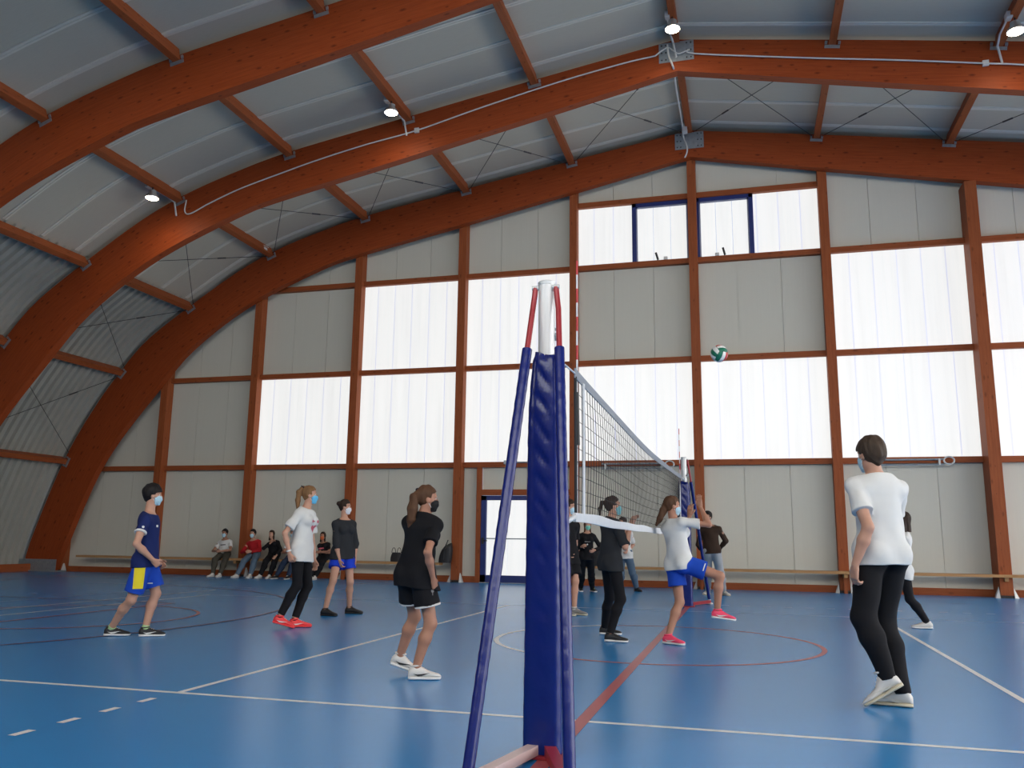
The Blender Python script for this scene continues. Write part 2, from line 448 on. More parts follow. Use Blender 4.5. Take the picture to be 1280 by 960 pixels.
for s in (-1, 1):
    for a, b_ in zip(edges[:-1], edges[1:]):
        sheet(s, iS-1, len(TC)-1, [(a+0.006, 0), (b_-0.006, 0)], 'roof_panel', ROOFM, ce)
    for e in edges[1:-1]:
        sheet(s, iS, len(TC)-1, [(e-0.065, 0.0), (e-0.055, 0.02), (e-0.01, 0.022), (e, 0.004), (e+0.01, 0.022), (e+0.055, 0.02), (e+0.065, 0)], 'seam_strip', SEAM, ce, th=0.002)
    # corrugated cladding, one sheet per bay
    ys = ARCHY[::-1]+[21.8]
    for a, b_ in zip(ys[:-1], ys[1:]):
        pr = []; n = max(1, int(round((b_-a)/0.25))); p = (b_-a)/n
        for k in range(n):
            y = a+k*p
            pr += [(y, 0), (y+p*0.30, 0), (y+p*0.42, -0.08), (y+p*0.88, -0.08)]
        pr.append((b_, 0))
        i_low = 0
        # keep mesh light: every second curve row
        sheet(s, i_low, iS, pr, 'corrugated_sheet', GLS if s > 0 else CORR, ce, th=0.006)  # right side sheets glow, an added light source out of view
for k in range(len(ARCHY)-1):
    y1 = ARCHY[k]; y0 = ARCHY[k+1]+AW
    purlin(1, 0.0, y0, y1)
    for s in (-1, 1):
        for d in PURD[1:]: purlin(s, d, y0, y1)
# X bracing in the bay next to the glazed wall
y0, y1 = ARCHY[1]+AW+0.02, ARCHY[0]-0.02
def pt3(s, d, y, off=-0.05):
    P, t, nn = toppt(max(d, 0.15)); return np.array([XR+s*d, y, (P[1] if d > 0 else 11.8)])+np.array([s*nn[0], 0, nn[1]])*off
for s in (-1, 1):
    for a, b_ in zip(PURD[:-1], PURD[1:]):
        for (ya, yb) in ((y0, y1), (y1, y0)):
            A = pt3(s, a+0.12, ya); B = pt3(s, b_-0.12, yb); b = MB()
            b.tube([A, B], 0.009, 5)
            t = (B-A)/np.linalg.norm(B-A); b.tube([A+t*1.3, A+t*1.55], 0.02, 6)
            b.build('brace_rod', DARK, ce)

# ---------------- glazed end wall
wb = empty('wall_back', (0, 21.4, 0)); tag(wb, 'end wall of pale panels and translucent sheets between timber posts', None, kind='structure')
COLX = [-20.05, -16.85, -13.80, -10.59, -7.43, -4.27, -1.10, 2.14, 5.43, 8.55, 11.75, 14.9, 18.0]
LEV = [0.0, 3.08, 5.73, 8.36, 10.15]
YW = 21.68; YFC = 21.38
def wtop(x): return topz(x-XR)+0.10
for i, x in enumerate(COLX):
    w = 0.22 if i not in (8,) else 0.26
    yf = YFC if i != 8 else 21.12
    zt = min(wtop(x-w/2), wtop(x+w/2)) - 0.25
    if yf < ARCHY[0]+AW: zt = min(zt, float(np.interp(abs(x-XR), BC[::-1, 0], BC[::-1, 1]))-0.02)
    if i == 5: w = 0.2
    MB().bb(x-w/2, x+w/2, yf, YW-0.01, 0.06, zt).build('wood_post', POSTW, wb)
    b = MB(); b.bb(x-w/2+0.02, x+w/2-0.02, yf+0.02, YW-0.03, 0, 0.07)
    b.build('post_foot', BLACK, wb)
    for s in (-1, 1):
        b = MB(); X = x+s*(w/2+0.012)
        b.add([(X, yf-0.02, 0), (X, yf+0.14, 0), (X, yf+0.12, 0.24), (X, yf+0.06, 0.24), (X+s*0.09, yf+0.0, 0), (X+s*0.09, yf+0.12, 0)],
              [(0, 1, 2, 3), (0, 3, 4), (1, 5, 2), (4, 3, 2, 5), (0, 4, 5, 1)]); b.build('foot_bracket', STEEL, wb)
def cell_rails():
    for i in range(len(COLX)-1):
        x0, x1 = COLX[i]+0.1, COLX[i+1]-0.1
        for L in (1, 2, 3, 4):
            z = LEV[L]
            if L == 4 and i not in (5, 6): continue
            xa, xb = x0, x1
            zt = z+0.15
            # trim where the vault comes below
            while xa < xb and wtop(xa)-0.2 < zt: xa += 0.05
            while xb > xa and wtop(xb)-0.2 < zt: xb -= 0.05
            if xb-xa < 0.3: continue
            MB().bb(xa, xb, YW-0.16, YW-0.01, z-0.07, z+0.07).build('wood_rail', POSTW, wb)
cell_rails()
GLC = {(2, 1), (3, 1), (3, 2), (4, 1), (4, 2), (5, 1), (6, 1), (7, 1), (7, 2), (8, 1), (8, 2), (9, 1), (5, 3), (6, 3), (3+0, 1)}
WX = {5: (-2.70, -1.21), 6: (-0.99, 0.44)}
DX0, DX1 = -6.80, -4.37
def quad_panel(xa, xb, z0, z1a, z1b, y0, y1, name, m, parent):
    b = MB()
    vs = [(xa, y0, z0), (xb, y0, z0), (xb, y0, z1b), (xa, y0, z1a), (xa, y1, z0), (xb, y1, z0), (xb, y1, z1b), (xa, y1, z1a)]
    fs = [(0, 1, 2, 3), (5, 4, 7, 6), (4, 0, 3, 7), (1, 5, 6, 2), (3, 2, 6, 7), (4, 5, 1, 0)]
    b.add(vs, fs); return b.build(name, m, parent)
for i in range(len(COLX)-1):
    x0, x1 = COLX[i], COLX[i+1]
    for L in range(5):
        z0 = LEV[L]; z1 = LEV[L+1] if L < 4 else 99
        if L == 4 and i not in (5, 6): continue
        if L == 3 and i not in (5, 6): z1 = 99
        glz = (i, L) in GLC
        n = 6 if glz else 3
        segs = [(x0+(x1-x0)*k/n, x0+(x1-x0)*(k+1)/n) for k in range(n)]
        if L == 0 and i == 4: segs = [(x0, -6.86)]
        if glz and L == 3:
            wx = WX[i]; segs = [(max(a, x0), b) for a, b in segs]
            new = []
            for a, b in segs:
                if b <= wx[0]+0.02 or a >= wx[1]-0.02: new.append((a, b))
                elif a < wx[0]: new.append((a, wx[0]))
                elif b > wx[1]: new.append((wx[1], b))
            segs = [g for g in new if g[1]-g[0] > 0.05]
        for a, b in segs:
            if glz:
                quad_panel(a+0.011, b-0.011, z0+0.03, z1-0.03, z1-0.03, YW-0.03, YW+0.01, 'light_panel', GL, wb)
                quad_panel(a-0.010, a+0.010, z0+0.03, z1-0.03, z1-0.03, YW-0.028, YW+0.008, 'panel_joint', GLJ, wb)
            else:
                ta, tb = min(z1, wtop(a)), min(z1, wtop(b))
                if max(ta, tb) <= z0+0.05: continue
                # split if the vault cuts inside
                if min(ta, tb) <= z0:
                    m_ = 12
                    for k in range(m_):
                        aa, bb_ = a+(b-a)*k/m_, a+(b-a)*(k+1)/m_
                        if min(wtop(aa), wtop(bb_)) > z0+0.03:
                            quad_panel(aa, bb_, z0, min(z1, wtop(aa)), min(z1, wtop(bb_)), YW, YW+0.06, 'wall_panel', WALLP, wb)
                else:
                    quad_panel(a+0.004, b-0.004, z0, ta, tb, YW, YW+0.06, 'wall_panel', WALLP, wb)
                    quad_panel(a, b, z0, ta, tb, YW+0.062, YW+0.07, 'backing_sheet', WALLP, wb)
# thin outer sheet behind the panel joints
b = MB()
for i in range(0, 48):
    a = -20.9+i*0.84; c = a+0.84
    if min(wtop(a), wtop(c)) < 0.2: continue
# door surround, panel over the door
MB().bb(-6.92, -6.80, YW-0.16, YW-0.01, 0.0, 3.01).build('wood_post', POSTW, wb)
MB().bb(DX0, DX1, YW-0.16, YW-0.01, 2.27, 2.42).build('wood_rail', POSTW, wb)
for k in range(2):
    a = DX0+(DX1-DX0)*k/2
    quad_panel(a+0.004, a+(DX1-DX0)/2-0.004, 2.40, 3.05, 3.05, YW, YW+0.06, 'wall_panel', WALLP, wb)
# baseboard in lengths between posts
bb_ = empty('baseboard_back', (0, 21.5, 0)); tag(bb_, kind='structure')
for i in range(len(COLX)-1):
    xa, xb = COLX[i]+0.13, COLX[i+1]-0.13
    if i == 4: xb = -6.93
    MB().bb(xa, xb, YW-0.10, YW-0.005, 0.0, 0.16).build('board', POSTW, bb_)
# door
dr = empty('door_1', (-6.0, 21.55, 0)); tag(dr, 'dark blue framed glazed door with frosted panes', kind='structure')
b = MB(); y0, y1 = YW-0.12, YW-0.03
b.bb(DX0+0.01, DX0+0.15, y0, y1, 0, 2.26); b.bb(DX1-0.15, DX1-0.01, y0, y1, 0, 2.26); b.bb(DX0+0.01, DX1-0.01, y0, y1, 2.14, 2.26); b.bb(DX0+0.01, DX1-0.01, y0, y1, 0.0, 0.2)
xm = -5.42; b.bb(xm-0.08, xm+0.08, y0, y1, 0, 2.2)
b.build('door_frame', BLUEF, dr)
for a, c in ((DX0+0.15, xm-0.08), (xm+0.08, DX1-0.15)):
    for z0, z1 in ((0.2, 1.13), (1.15, 2.14)):
        for k in range(2):
            xx = a+(c-a)*k/2
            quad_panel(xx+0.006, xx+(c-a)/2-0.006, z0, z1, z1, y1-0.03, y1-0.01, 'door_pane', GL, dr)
    MB().bb(a, c, y1-0.06, y1-0.02, 1.125, 1.155).build('glazing_bar', GALV, dr)
b = MB(); b.bb(DX0+0.05, DX0+0.10, y0-0.05, y0, 1.0, 1.16); b.bb(DX0+0.05, DX0+0.2, y0-0.06, y0-0.04, 1.07, 1.095); b.build('door_handle', BLACK, dr)
MB().bb(DX0, DX1, y0-0.05, y1, 0.001, 0.02).build('threshold', GALV, dr)
# windows
for n, i in ((1, 5), (2, 6)):
    xa, xb = WX[i]; xa += 0.0
    w = empty('window_%d' % n, ((xa+xb)/2, 21.6, 8.43)); tag(w, 'dark blue framed window left of the ridge post' if n == 1 else 'dark blue framed window right of the ridge post', kind='structure')
    z0, z1 = 8.43, 10.08; y0, y1 = YW-0.10, YW-0.005; b = MB(); t = 0.11
    b.bb(xa, xa+(t if n == 1 else 0.06), y0, y1, z0, z1); b.bb(xb-(t if n == 2 else 0.02), xb, y0, y1, z0, z1); b.bb(xa, xb, y0, y1, z1-0.10, z1); b.bb(xa, xb, y0, y1, z0, z0+0.02)
    b.build('window_frame', BLUEF, w)
    b = MB(); ya, yb = YW-0.07, YW-0.05
    a, c = xa+(t if n == 1 else 0.06), xb-(t if n == 2 else 0.02)
    b.bb(a, a+0.035, ya, yb, z0+0.02, z1-0.1); b.bb(c-0.035, c, ya, yb, z0+0.02, z1-0.1); b.bb(a, c, ya, yb, z1-0.14, z1-0.1)
    b.build('sash', mat('grey sash', (0.30, 0.32, 0.42), 0.5, noise=0.1), w)
    for k in range(3):
        xx = a+(c-a)*k/3
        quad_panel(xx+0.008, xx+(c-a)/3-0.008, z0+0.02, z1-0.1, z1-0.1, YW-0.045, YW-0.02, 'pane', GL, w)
    mb = MB(); mx_ = a+(c-a)*(0.42 if n == 1 else 0.5)
    mb.tube([(mx_, YW-0.12, z0+0.02), (mx_-0.05, YW-0.2, z0+0.2)], 0.03, 6); mb.build('window_stay', BLACK, w)
    MB().bb(mx_+0.2*(1 if n == 1 else -1)-0.05, mx_+0.2*(1 if n == 1 else -1)+0.05, YW-0.18, YW-0.1, z0, z0+0.08).build('catch', STEEL, w)

# ---------------- wall behind the photographer
wf = empty('wall_front', (0, -4.4, 0)); tag(wf, kind='structure')
for i in range(12):
    x0, x1 = COLX[i], COLX[i+1]
    for L in range(5):
        z0 = LEV[L]; z1 = LEV[L+1] if L < 4 else 99
        glz = L in (2, 3) and 2 <= i <= 9  # unseen glowing panels, put high up to light the hall from behind
        ta, tb = min(z1, wtop(x0)), min(z1, wtop(x1))
        if min(ta, tb) <= z0:
            if max(ta, tb) <= z0: continue
            for k in range(12):
                aa, bb2 = x0+(x1-x0)*k/12, x0+(x1-x0)*(k+1)/12
                if min(wtop(aa), wtop(bb2)) > z0: quad_panel(aa, bb2, z0, min(z1, wtop(aa)), min(z1, wtop(bb2)), -4.5, -4.44, 'wall_panel', WALLP, wf)
            continue
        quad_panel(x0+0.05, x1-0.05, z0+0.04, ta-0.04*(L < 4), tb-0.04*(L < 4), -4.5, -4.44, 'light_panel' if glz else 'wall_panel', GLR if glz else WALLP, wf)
    MB().bb(x0-0.1, x0+0.1, -4.44, -4.38, 0, wtop(x0)-0.3).build('wood_post', POSTW, wf)
# side plinths
for s, nm in ((-1, 'baseboard_left'), (1, 'baseboard_right')):
    b = MB()
    for k in range(6):
        y1 = ARCHY[k]; y0 = ARCHY[k+1]+AW
        b.bb(XR+s*19.70, XR+s*19.82, y0, y1, 0, 0.22)
    o = b.build(nm, POSTW); tag(o, kind='structure')
# ================================================================= THINGS
# ---------------- hanging lamps
GLOWM = mat('lamp glow', (1, .9, .7), 0.3, emis=(1.0, 0.86, 0.62), estr=LAMP_E)
ALU = mat('aluminium reflector', (0.55, 0.56, 0.56), 0.35, 0.7, noise=0.1)
lampx = [(-12.28, 'leftmost of the hanging lamps, low on the curve of the roof'), (-6.19, 'hanging lamp on the second purlin left of the ridge lamp'),
         (0.0, 'hanging lamp on the ridge purlin above the steel plate'), (6.19, 'rightmost hanging lamp, near the upper right corner')]
LY = 15.95
for d, lab in lampx:
    s = -1 if d <= 0 else 1; ad = abs(d)
    P, t, nn = toppt(ad) if ad > 0 else (np.array([0, 11.86]), np.array([1., 0]), np.array([0, 1.]))
    x = XR+s*P[0]; zb = P[1]-0.14; z = zb-0.26
    lm = empty('hanging_lamp', (x, LY, z)); tag(lm, 'glowing round lamp, '+lab, 'lamp', 'high bay lamps under the vault')
    b = MB(); b.lathe((x, LY, z), [(0.155, 0), (0.16, 0.02), (0.14, 0.06), (0.09, 0.12), (0.085, 0.19), (0.05, 0.2)], 20); b.build('housing', ALU, lm, smooth=True)
    b = MB(); b.lathe((x, LY, z-0.004), [(0.145, 0.003), (0.12, -0.012), (0.02, -0.018)], 20); b.build('lens', GLOWM, lm, smooth=True)
    b = MB(); b.bb(x-0.012, x+0.012, LY-0.015, LY+0.015, z+0.19, zb+0.03); b.build('hanger', DARK, lm)
    li = bpy.data.lights.new('lamp_light', 'SPOT'); li.energy = 32; li.color = (1.0, 0.80, 0.55); li.spot_size = math.radians(165); li.spot_blend = 0.6; li.shadow_soft_size = 0.12
    lo = bpy.data.objects.new('lamp_light', li); COL.objects.link(lo); lo.location = (0, 0, -0.04); lo.parent = lm
    # cable along purlin to the arch
    b = MB(); xx = x-0.10
    b.tube([(xx, LY+0.0, zb+0.05), (xx, LY+0.55, zb+0.05), (xx+0.04, 16.83, zb+0.0), (xx+0.1, 16.86, zb-0.35)], 0.022, 6)
    b.bb(xx-0.05, xx+0.05, LY-0.1, LY+0.06, zb+0.0, zb+0.12)
    b.build('supply_cable', CABLE, lm)
# conduit along the second arch
def on_arch(pts, y): return [on(px, py, 1, y) for px, py in pts]
cd = empty('conduit', (XR, 16.86, 9)); tag(cd, 'white electric conduit running along the second timber arch', 'conduit')
def crspl(P, n=6):
    return [tuple(q) for q in spline(P, n)]
b = MB(); b.tube(crspl(on_arch([(233, 250), (231, 264), (238, 267), (262, 254), (300, 236), (350, 217), (400, 199), (460, 180), (521, 163), (600, 135), (700, 102), (780, 79), (819, 70)], 16.865)), 0.016, 6); b.build('conduit_run', CABLE, cd)
b = MB(); b.tube(crspl(on_arch([(819, 70), (828, 63), (836, 60), (848, 67), (862, 62), (869, 67), (1000, 72), (1120, 75), (1230, 79), (1280, 81), (1400, 90), (1500, 103)], 16.84)), 0.016, 6); b.build('conduit_run', CABLE, cd)
for (px, py) in ((521, 163), (1232, 79)):
    c = on(px, py, 1, 16.86); b = MB(); b.box(c, (0.11, 0.05, 0.11)); b.build('junction_box', CABLE, cd)
# conduit down the ridge to the first arch
rc = empty('conduit', (XR, 19, 11)); tag(rc, 'wavy white conduit from the ridge lamp down to the middle wall post', 'conduit')
b = MB(); b.tube(crspl([on(834, 56, 1, 16.83), on(836, 70, 1, 16.82), on(842, 86, 1, 16.9), on(845, 110, 1, 18.2), on(852, 150, 1, 20.4), on(854, 170, 1, 21.1), on(859, 185, 1, 21.1), on(857, 195, 1, 21.12), on(853, 200, 1, 21.3)]), 0.022, 6); b.build('conduit_run', CABLE, rc)
MB().box(on(856, 161, 1, 20.85), (0.12, 0.2, 0.2)).build('junction_box', CABLE, rc)
# small emergency lights at purlin ends
for (px, py, y, lab) in ((327, 312, 20.75, 'small white emergency light at the end of a left purlin'),):
    c = on(px, py, 1, y); em = empty('emergency_light', c); tag(em, lab, 'light')
    MB().box(c, (0.28, 0.16, 0.10)).build('case', CABLE, em)
    b = MB(); b.box(c+np.array([0, -0.0, -0.055]), (0.22, 0.12, 0.012)); b.build('diffuser', STEEL, em)
    b = MB(); b.tube([c+np.array([0.06, -0.3, 0.1]), c+np.array([0.1, 0.2, 0.12]), c+np.array([0.0, 0.0, 0.06])], 0.015, 5); b.build('cable', CABLE, em)
# push rods of the opening lights on the lower rail
def wall_rod(x0, x1, lab, z=3.2):
    t = empty('metal_rod', ((x0+x1)/2, 21.4, z)); tag(t, lab, 'metal rod')
    b = MB(); b.tube([(x0, YW-0.22, z), (x1, YW-0.22, z)], 0.022, 8); b.tube([(x0, YW-0.22, z-0.12), (x1, YW-0.22, z-0.12)], 0.018, 8); b.build('rod', GALV, t)
    b = MB(); c = np.array([x1+0.1, YW-0.24, z-0.03]); b.tube([c+0.11*np.array([math.cos(a), 0, math.sin(a)*0.8]) for a in np.linspace(0, 2*math.pi, 17)], 0.02, 6); b.build('ring', STEEL, t)
    for x in (x0+0.1, x1-0.1): MB().bb(x-0.02, x+0.02, YW-0.24, YW-0.15, z-0.13, z+0.02).build('bracket', STEEL, t)
a = on(1090, 575, 1, YW-.22); c = on(1180, 573, 1, YW-.22); wall_rod(a[0], c[0], 'thin metal rod with a ring lying along the rail right of the tall boy', a[2])
a = on(752, 580, 1, YW-.22); c = on(832, 578, 1, YW-.22); wall_rod(a[0], c[0], 'thin metal rod with a ring on the rail seen through the net', a[2])
b = MB(); c = on(634, 578, 1, YW-.2); b.box(c, (0.16, 0.12, 0.10)); b.tube([c, c+np.array([1.1, 0, 0])], 0.02, 6); o = b.build('metal_rod', GALV); tag(o, 'short metal rod on the rail above the blue door', 'metal rod')

# ---------------- wall bench
def bench(x0, x1, lab):
    t = empty('wall_bench', ((x0+x1)/2, 21.1, 0)); tag(t, lab, 'bench', 'wooden benches along the end wall')
    MB().bb(x0, x1, 21.0, 21.34, 0.445, 0.505).build('seat_plank', BENCHW, t)
    for X in COLX:
        if x0+0.2 < X < x1-0.2:
            MB().bb(X-0.04, X+0.04, 21.06, 21.36, 0.36, 0.445).build('bench_bracket', BENCHW, t)
            MB().bb(X-0.035, X+0.035, 21.24, 21.33, 0.0, 0.36).build('bench_leg', POSTW, t)
bench(-19.1, -7.75, 'long low wooden bench on the left, seating a row of onlookers')
bench(-4.0, 14.5, 'long low wooden bench running behind the net to the right edge')

# ---------------- volleyball posts
def post(px, py, sy, lab, px_l, px_r):
    t = empty('volleyball_post', (px, py, 0)); tag(t, lab, 'net post', 'padded volleyball posts')
    Y = lambda d: py - sy*d                  # d = distance outwards from the court
    b = MB(); b.lathe((px, py, 0), [(0.049, 0.02), (0.049, 2.635), (0.040, 2.64)], 24); b.build('tube', TUBE, t, smooth=True)
    b = MB(); b.lathe((px, py, 2.62), [(0.052, 0), (0.053, 0.018), (0.044, 0.024)], 24); b.build('cap', STEEL, t, smooth=True)
    # padding: rounded-square wrap, wrinkled
    b = MB(); vs = []; fs = []; NZ, NA = 150, 40
    for i in range(NZ+1):
        z = 0.022+(2.20-0.022)*i/NZ
        for k in range(NA):
            a = 2*math.pi*k/NA; ca, sa = math.cos(a), math.sin(a)
            r = (0.104-0.006*z)/((abs(ca)**5+abs(sa)**5)**0.2)*(1-0.24*max(0, (z-1.75)/0.45)**1.6)
            edge = 1-0.16*math.exp(-((2.20-z)/0.03)**2)
            w = 0.0007*math.sin(z*46+2.2*math.sin(z*7)+a*2.0)+0.0006*math.sin(z*23-a*3+1.3*math.sin(z*11))
            # diagonal dimples up the middle of each face
            fa = ((a+math.pi/4) % (math.pi/2))-math.pi/4      # angle from the middle of a face
            mid = math.exp(-(fa/0.42)**2)
            w += -0.011*mid*max(0, math.sin(z*44+6*fa+0.8*math.sin(z*5)))**2*min(1, max(0.12, (z-0.5)/1.2))
            r = (r*edge+w)
            vs.append((px+r*ca*1.02, py+r*sa*0.98, z+(0.012*math.sin(a*2+0.5) if i == NZ else 0)))
    for i in range(NZ):
        for k in range(NA):
            k2 = (k+1) % NA; fs.append((i*NA+k, i*NA+k2, (i+1)*NA+k2, (i+1)*NA+k))
    # rim folded to the tube
    o = NZ*NA
    for k in range(NA):
        a = 2*math.pi*k/NA; vs.append((px+0.052*math.cos(a), py+0.052*math.sin(a), 2.17))
    for k in range(NA):
        k2 = (k+1) % NA; fs.append((o+k, o+k2, o+NA+k2, o+NA+k))
    b.add(vs, fs); pd = b.build('padding', VINYL, t, smooth=True, angle=60)
    # seam flap of the padding
    b = MB(); n = 60; vs = []; fs = []
    fx = px+0.088; fy = Y(0.02)
    for i in range(n+1):
        z = 0.04+2.14*i/n; q = 0.004*math.sin(z*31)
        for (dx, dy) in ((0, 0), (0.014+q, -sy*0.02), (0.015+q, -sy*0.032), (0.0, -sy*0.05)): vs.append((fx+dx-0.006, fy+dy, z))
    for i in range(n):
        for k in range(3): fs.append((i*4+k, i*4+k+1, i*4+k+5, i*4+k+4))
    b.add(vs, fs); b.build('flap', VINYL, pd, smooth=True)
    # braces
    for (fx, fd), side in ((px_l, -1), (px_r, 1)):
        A = np.array([px+side*0.062, Y(0.03), 2.60]); F = np.array([fx, Y(fd), 0.05])
        br = empty('brace', A); br.parent = t; br.location = A-np.array([px, py, 0])
        K = np.array([px+side*(0.072 if side < 0 else 0.082), Y(0.055), 2.46]); d = F-K
        def on_(u): return K+d*u
        def build_local(mb, name, m):
            o = mb.build(name, m, br, smooth=True); return o
        b = MB(); b.tube([A, A+np.array([side*0.005, 0, -0.05]), K, on_(0.14)], 0.0165, 10); build_local(b, 'strut_tube', REDP)
        b = MB(); pts = [on_(0.105+0.875*i/70) for i in range(71)]
        b.tube(pts, [0.029+0.0006*math.sin(i*1.9)+0.0005*math.sin(i*4.1) for i in range(71)], 14); build_local(b, 'sleeve', VINYL)
        b = MB(); b.lathe((fx, Y(fd), 0.0), [(0.06, 0.004), (0.06, 0.02), (0.025, 0.03), (0.025, 0.08)], 14); build_local(b, 'foot', STEEL)
        b = MB(); b.lathe(A, [(0.014, -0.02), (0.014, 0.02)], 10, ax=[(0, 1, 0), (0, 0, 1), (1, 0, 0)]); build_local(b, 'bolt', STEEL)
        b = MB(); G = np.array([px+side*0.02, py, 0.045]); E = np.array([fx, Y(fd), 0.045]); v = E-G; Ln = np.linalg.norm(v); v = v/Ln
        b.box((G+E)/2, (Ln, 0.06, 0.05), (v, (-v[1], v[0], 0), (0, 0, 1))); b.build('base_beam', PINKP if side < 0 else REDP, t)
    b = MB(); b.bb(px-0.13, px+0.13, py-0.13, py+0.13, 0.004, 0.02); b.build('base_plate', REDP, t)
    # tensioning bracket for the net
    b = MB(); b.bb(px-0.02, px+0.02, min(py, Y(-0.20)), max(py, Y(-0.20)), 2.205, 2.245); b.lathe((px+0.06, Y(-0.02), 2.31), [(0.02, -0.02), (0.028, 0), (0.02, 0.02)], 10); b.tube([(px+0.02, Y(0.0), 2.38), (px+0.08, Y(-0.02), 2.33), (px+0.05, Y(-0.10), 2.26)], 0.008, 6); b.build('net_winch', GALV, t, smooth=True)
post(-1.095, 4.69, 1, 'nearest volleyball post, blue padded, large in the foreground', (-1.27, 0.80), (-0.795, 0.78))
post(-1.07, 15.6, -1, 'far volleyball post with blue padding, beyond the girl raising her knee', (-1.3, 0.75), (-0.72, 0.85))

# ---------------- net
NETX = -1.06
NY0, NY1 = 5.36, 14.75
nt = empty('volleyball_net', (NETX, 10.1, 1.24)); tag(nt, 'black square meshed volleyball net with white bands across the court', 'net')
NETC = mat('black net cord', (0.02, 0.02, 0.022), 0.8, noise=0.1); BAND = mat('white net band', (0.62, 0.64, 0.66), 0.7, noise=0.08, nscale=10, bump=0.3, bscale=25)
NETB = mat('grey woven top band', (0.24, 0.265, 0.30), 0.7, noise=0.1, nscale=12, bump=0.2, bscale=60)
def ntop(y): return 2.255-0.075*math.sin(math.pi*(y-NY0)/(NY1-NY0))**0.9 if NY0 < y < NY1 else 2.255
def nbot(y):
    u = (y-NY0)/(NY1-NY0); return 1.28-0.022*math.sin(math.pi*u)+0.006*math.sin(y*2.3)*math.exp(-u*2)
def nx(y, z): return NETX+0.025*math.sin((y-NY0)*1.1)*math.sin(math.pi*(z-1.25))
def ribbon(y0, y1, zf0, zf1, th, n, name, m):
    b = MB(); vs = []; fs = []
    for i in range(n+1):
        y = y0+(y1-y0)*i/n; a, c = zf0(y), zf1(y)
        for (dx, z) in ((-th, a), (th, a), (th*1.3, (a+c)/2), (th, c), (-th, c), (-th*1.3, (a+c)/2)): vs.append((nx(y, z)+dx, y, z))
    for i in range(n):
        for k in range(6):
            k2 = (k+1) % 6; fs.append((i*6+k, i*6+k2, i*6+6+k2, i*6+6+k))
    fs += [(0, 1, 2, 3, 4, 5), tuple(n*6+k for k in (5, 4, 3, 2, 1, 0))]
    b.add(vs, fs); return b.build(name, m, nt, smooth=True)
ribbon(NY0, NY1, lambda y: ntop(y)-0.065, ntop, 0.004, 60, 'top_band', NETB)
ribbon(NY0-0.02, NY1, lambda y: nbot(y)-0.030-0.004*math.sin(y*3.1), lambda y: nbot(y)+0.034+0.004*math.sin(y*4.3), 0.010, 110, 'bottom_band', BAND)
for yb in (5.63, 14.57):
    b = MB(); b.bb(nx(yb, 1.8)-0.006, nx(yb, 1.8)+0.006, yb-0.028, yb+0.028, nbot(yb), ntop(yb)-0.05); b.build('side_band', BAND, nt)
b = MB()
for i in range(int((NY1-NY0)/0.1)+1):
    y = NY0+0.03+0.1*i
    if y > NY1: break
    z0, z1 = nbot(y), ntop(y)-0.06
    b.tube([(nx(y, z0+(z1-z0)*k/5), y, z0+(z1-z0)*k/5) for k in range(6)], 0.0023, 4, cap=False)
for j in range(1, 10):
    pts = []
    for i in range(95):
        y = NY0+0.02+(NY1-NY0-0.04)*i/94; u = j/10; z = nbot(y)*(1-u)+(ntop(y)-0.06)*u-0.004*math.sin(math.pi*((y-NY0) % 0.5)/0.5)-0.008*math.sin(math.pi*(y-NY0)/(NY1-NY0))*(1-u)
        pts.append((nx(y, z), y, z))
    b.tube(pts, 0.0023, 4, cap=False)
o = b.build('netting', NETC, nt); tag(o, kind='stuff')
b = MB(); b.tube([(NETX, NY0+0.02, 2.20), (NETX, NY0+0.035, 1.3)], 0.010, 8); b.build('end_cord', NETC, nt)
b = MB(); b.tube([(NETX, NY0+0.05, 2.10), (NETX+0.005, NY0+0.06, 1.75)], 0.018, 8); b.build('strap', BLACK, nt)
for (A, B, r) in (((NETX-0.02, 4.90, 2.225), (NETX, NY0, 2.22), 0.006), ((NETX, 4.79, 1.20), (NETX, NY0, 1.285), 0.016), ((NETX, NY1, 2.23), (NETX, 15.45, 2.225), 0.006), ((NETX, NY1, 1.26), (NETX, 15.45, 1.2), 0.008)):
    b = MB(); b.tube([A, B], r, 6); b.build('tie_rope', BAND, nt)
def antenna(y, lab):
    a = empty('net_antenna', (NETX, y, 1.26)); tag(a, lab, 'antenna', 'striped antennas on the net')
    for k in range(8):
        z0 = 2.24+0.1*k if k else 1.3
        z1 = 2.24+0.1*(k+1) if k < 7 else 3.04
        z0 = 2.24+0.1*k
        b = MB(); b.lathe((NETX-0.012, y, z0), [(0.0065, 0), (0.0065, 0.1)], 8); b.build('red_band' if k % 2 else 'white_band', mat('antenna red', (0.5, 0.02, 0.03), 0.4, noise=0.05) if k % 2 else BAND, a)
    b = MB(); b.lathe((NETX-0.012, y, 1.26), [(0.0055, 0), (0.0055, 0.98)], 8); b.build('rod', BAND, a)
antenna(5.50, 'red and white striped antenna at the near end of the net')
antenna(14.62, 'thin striped antenna at the far end of the net')

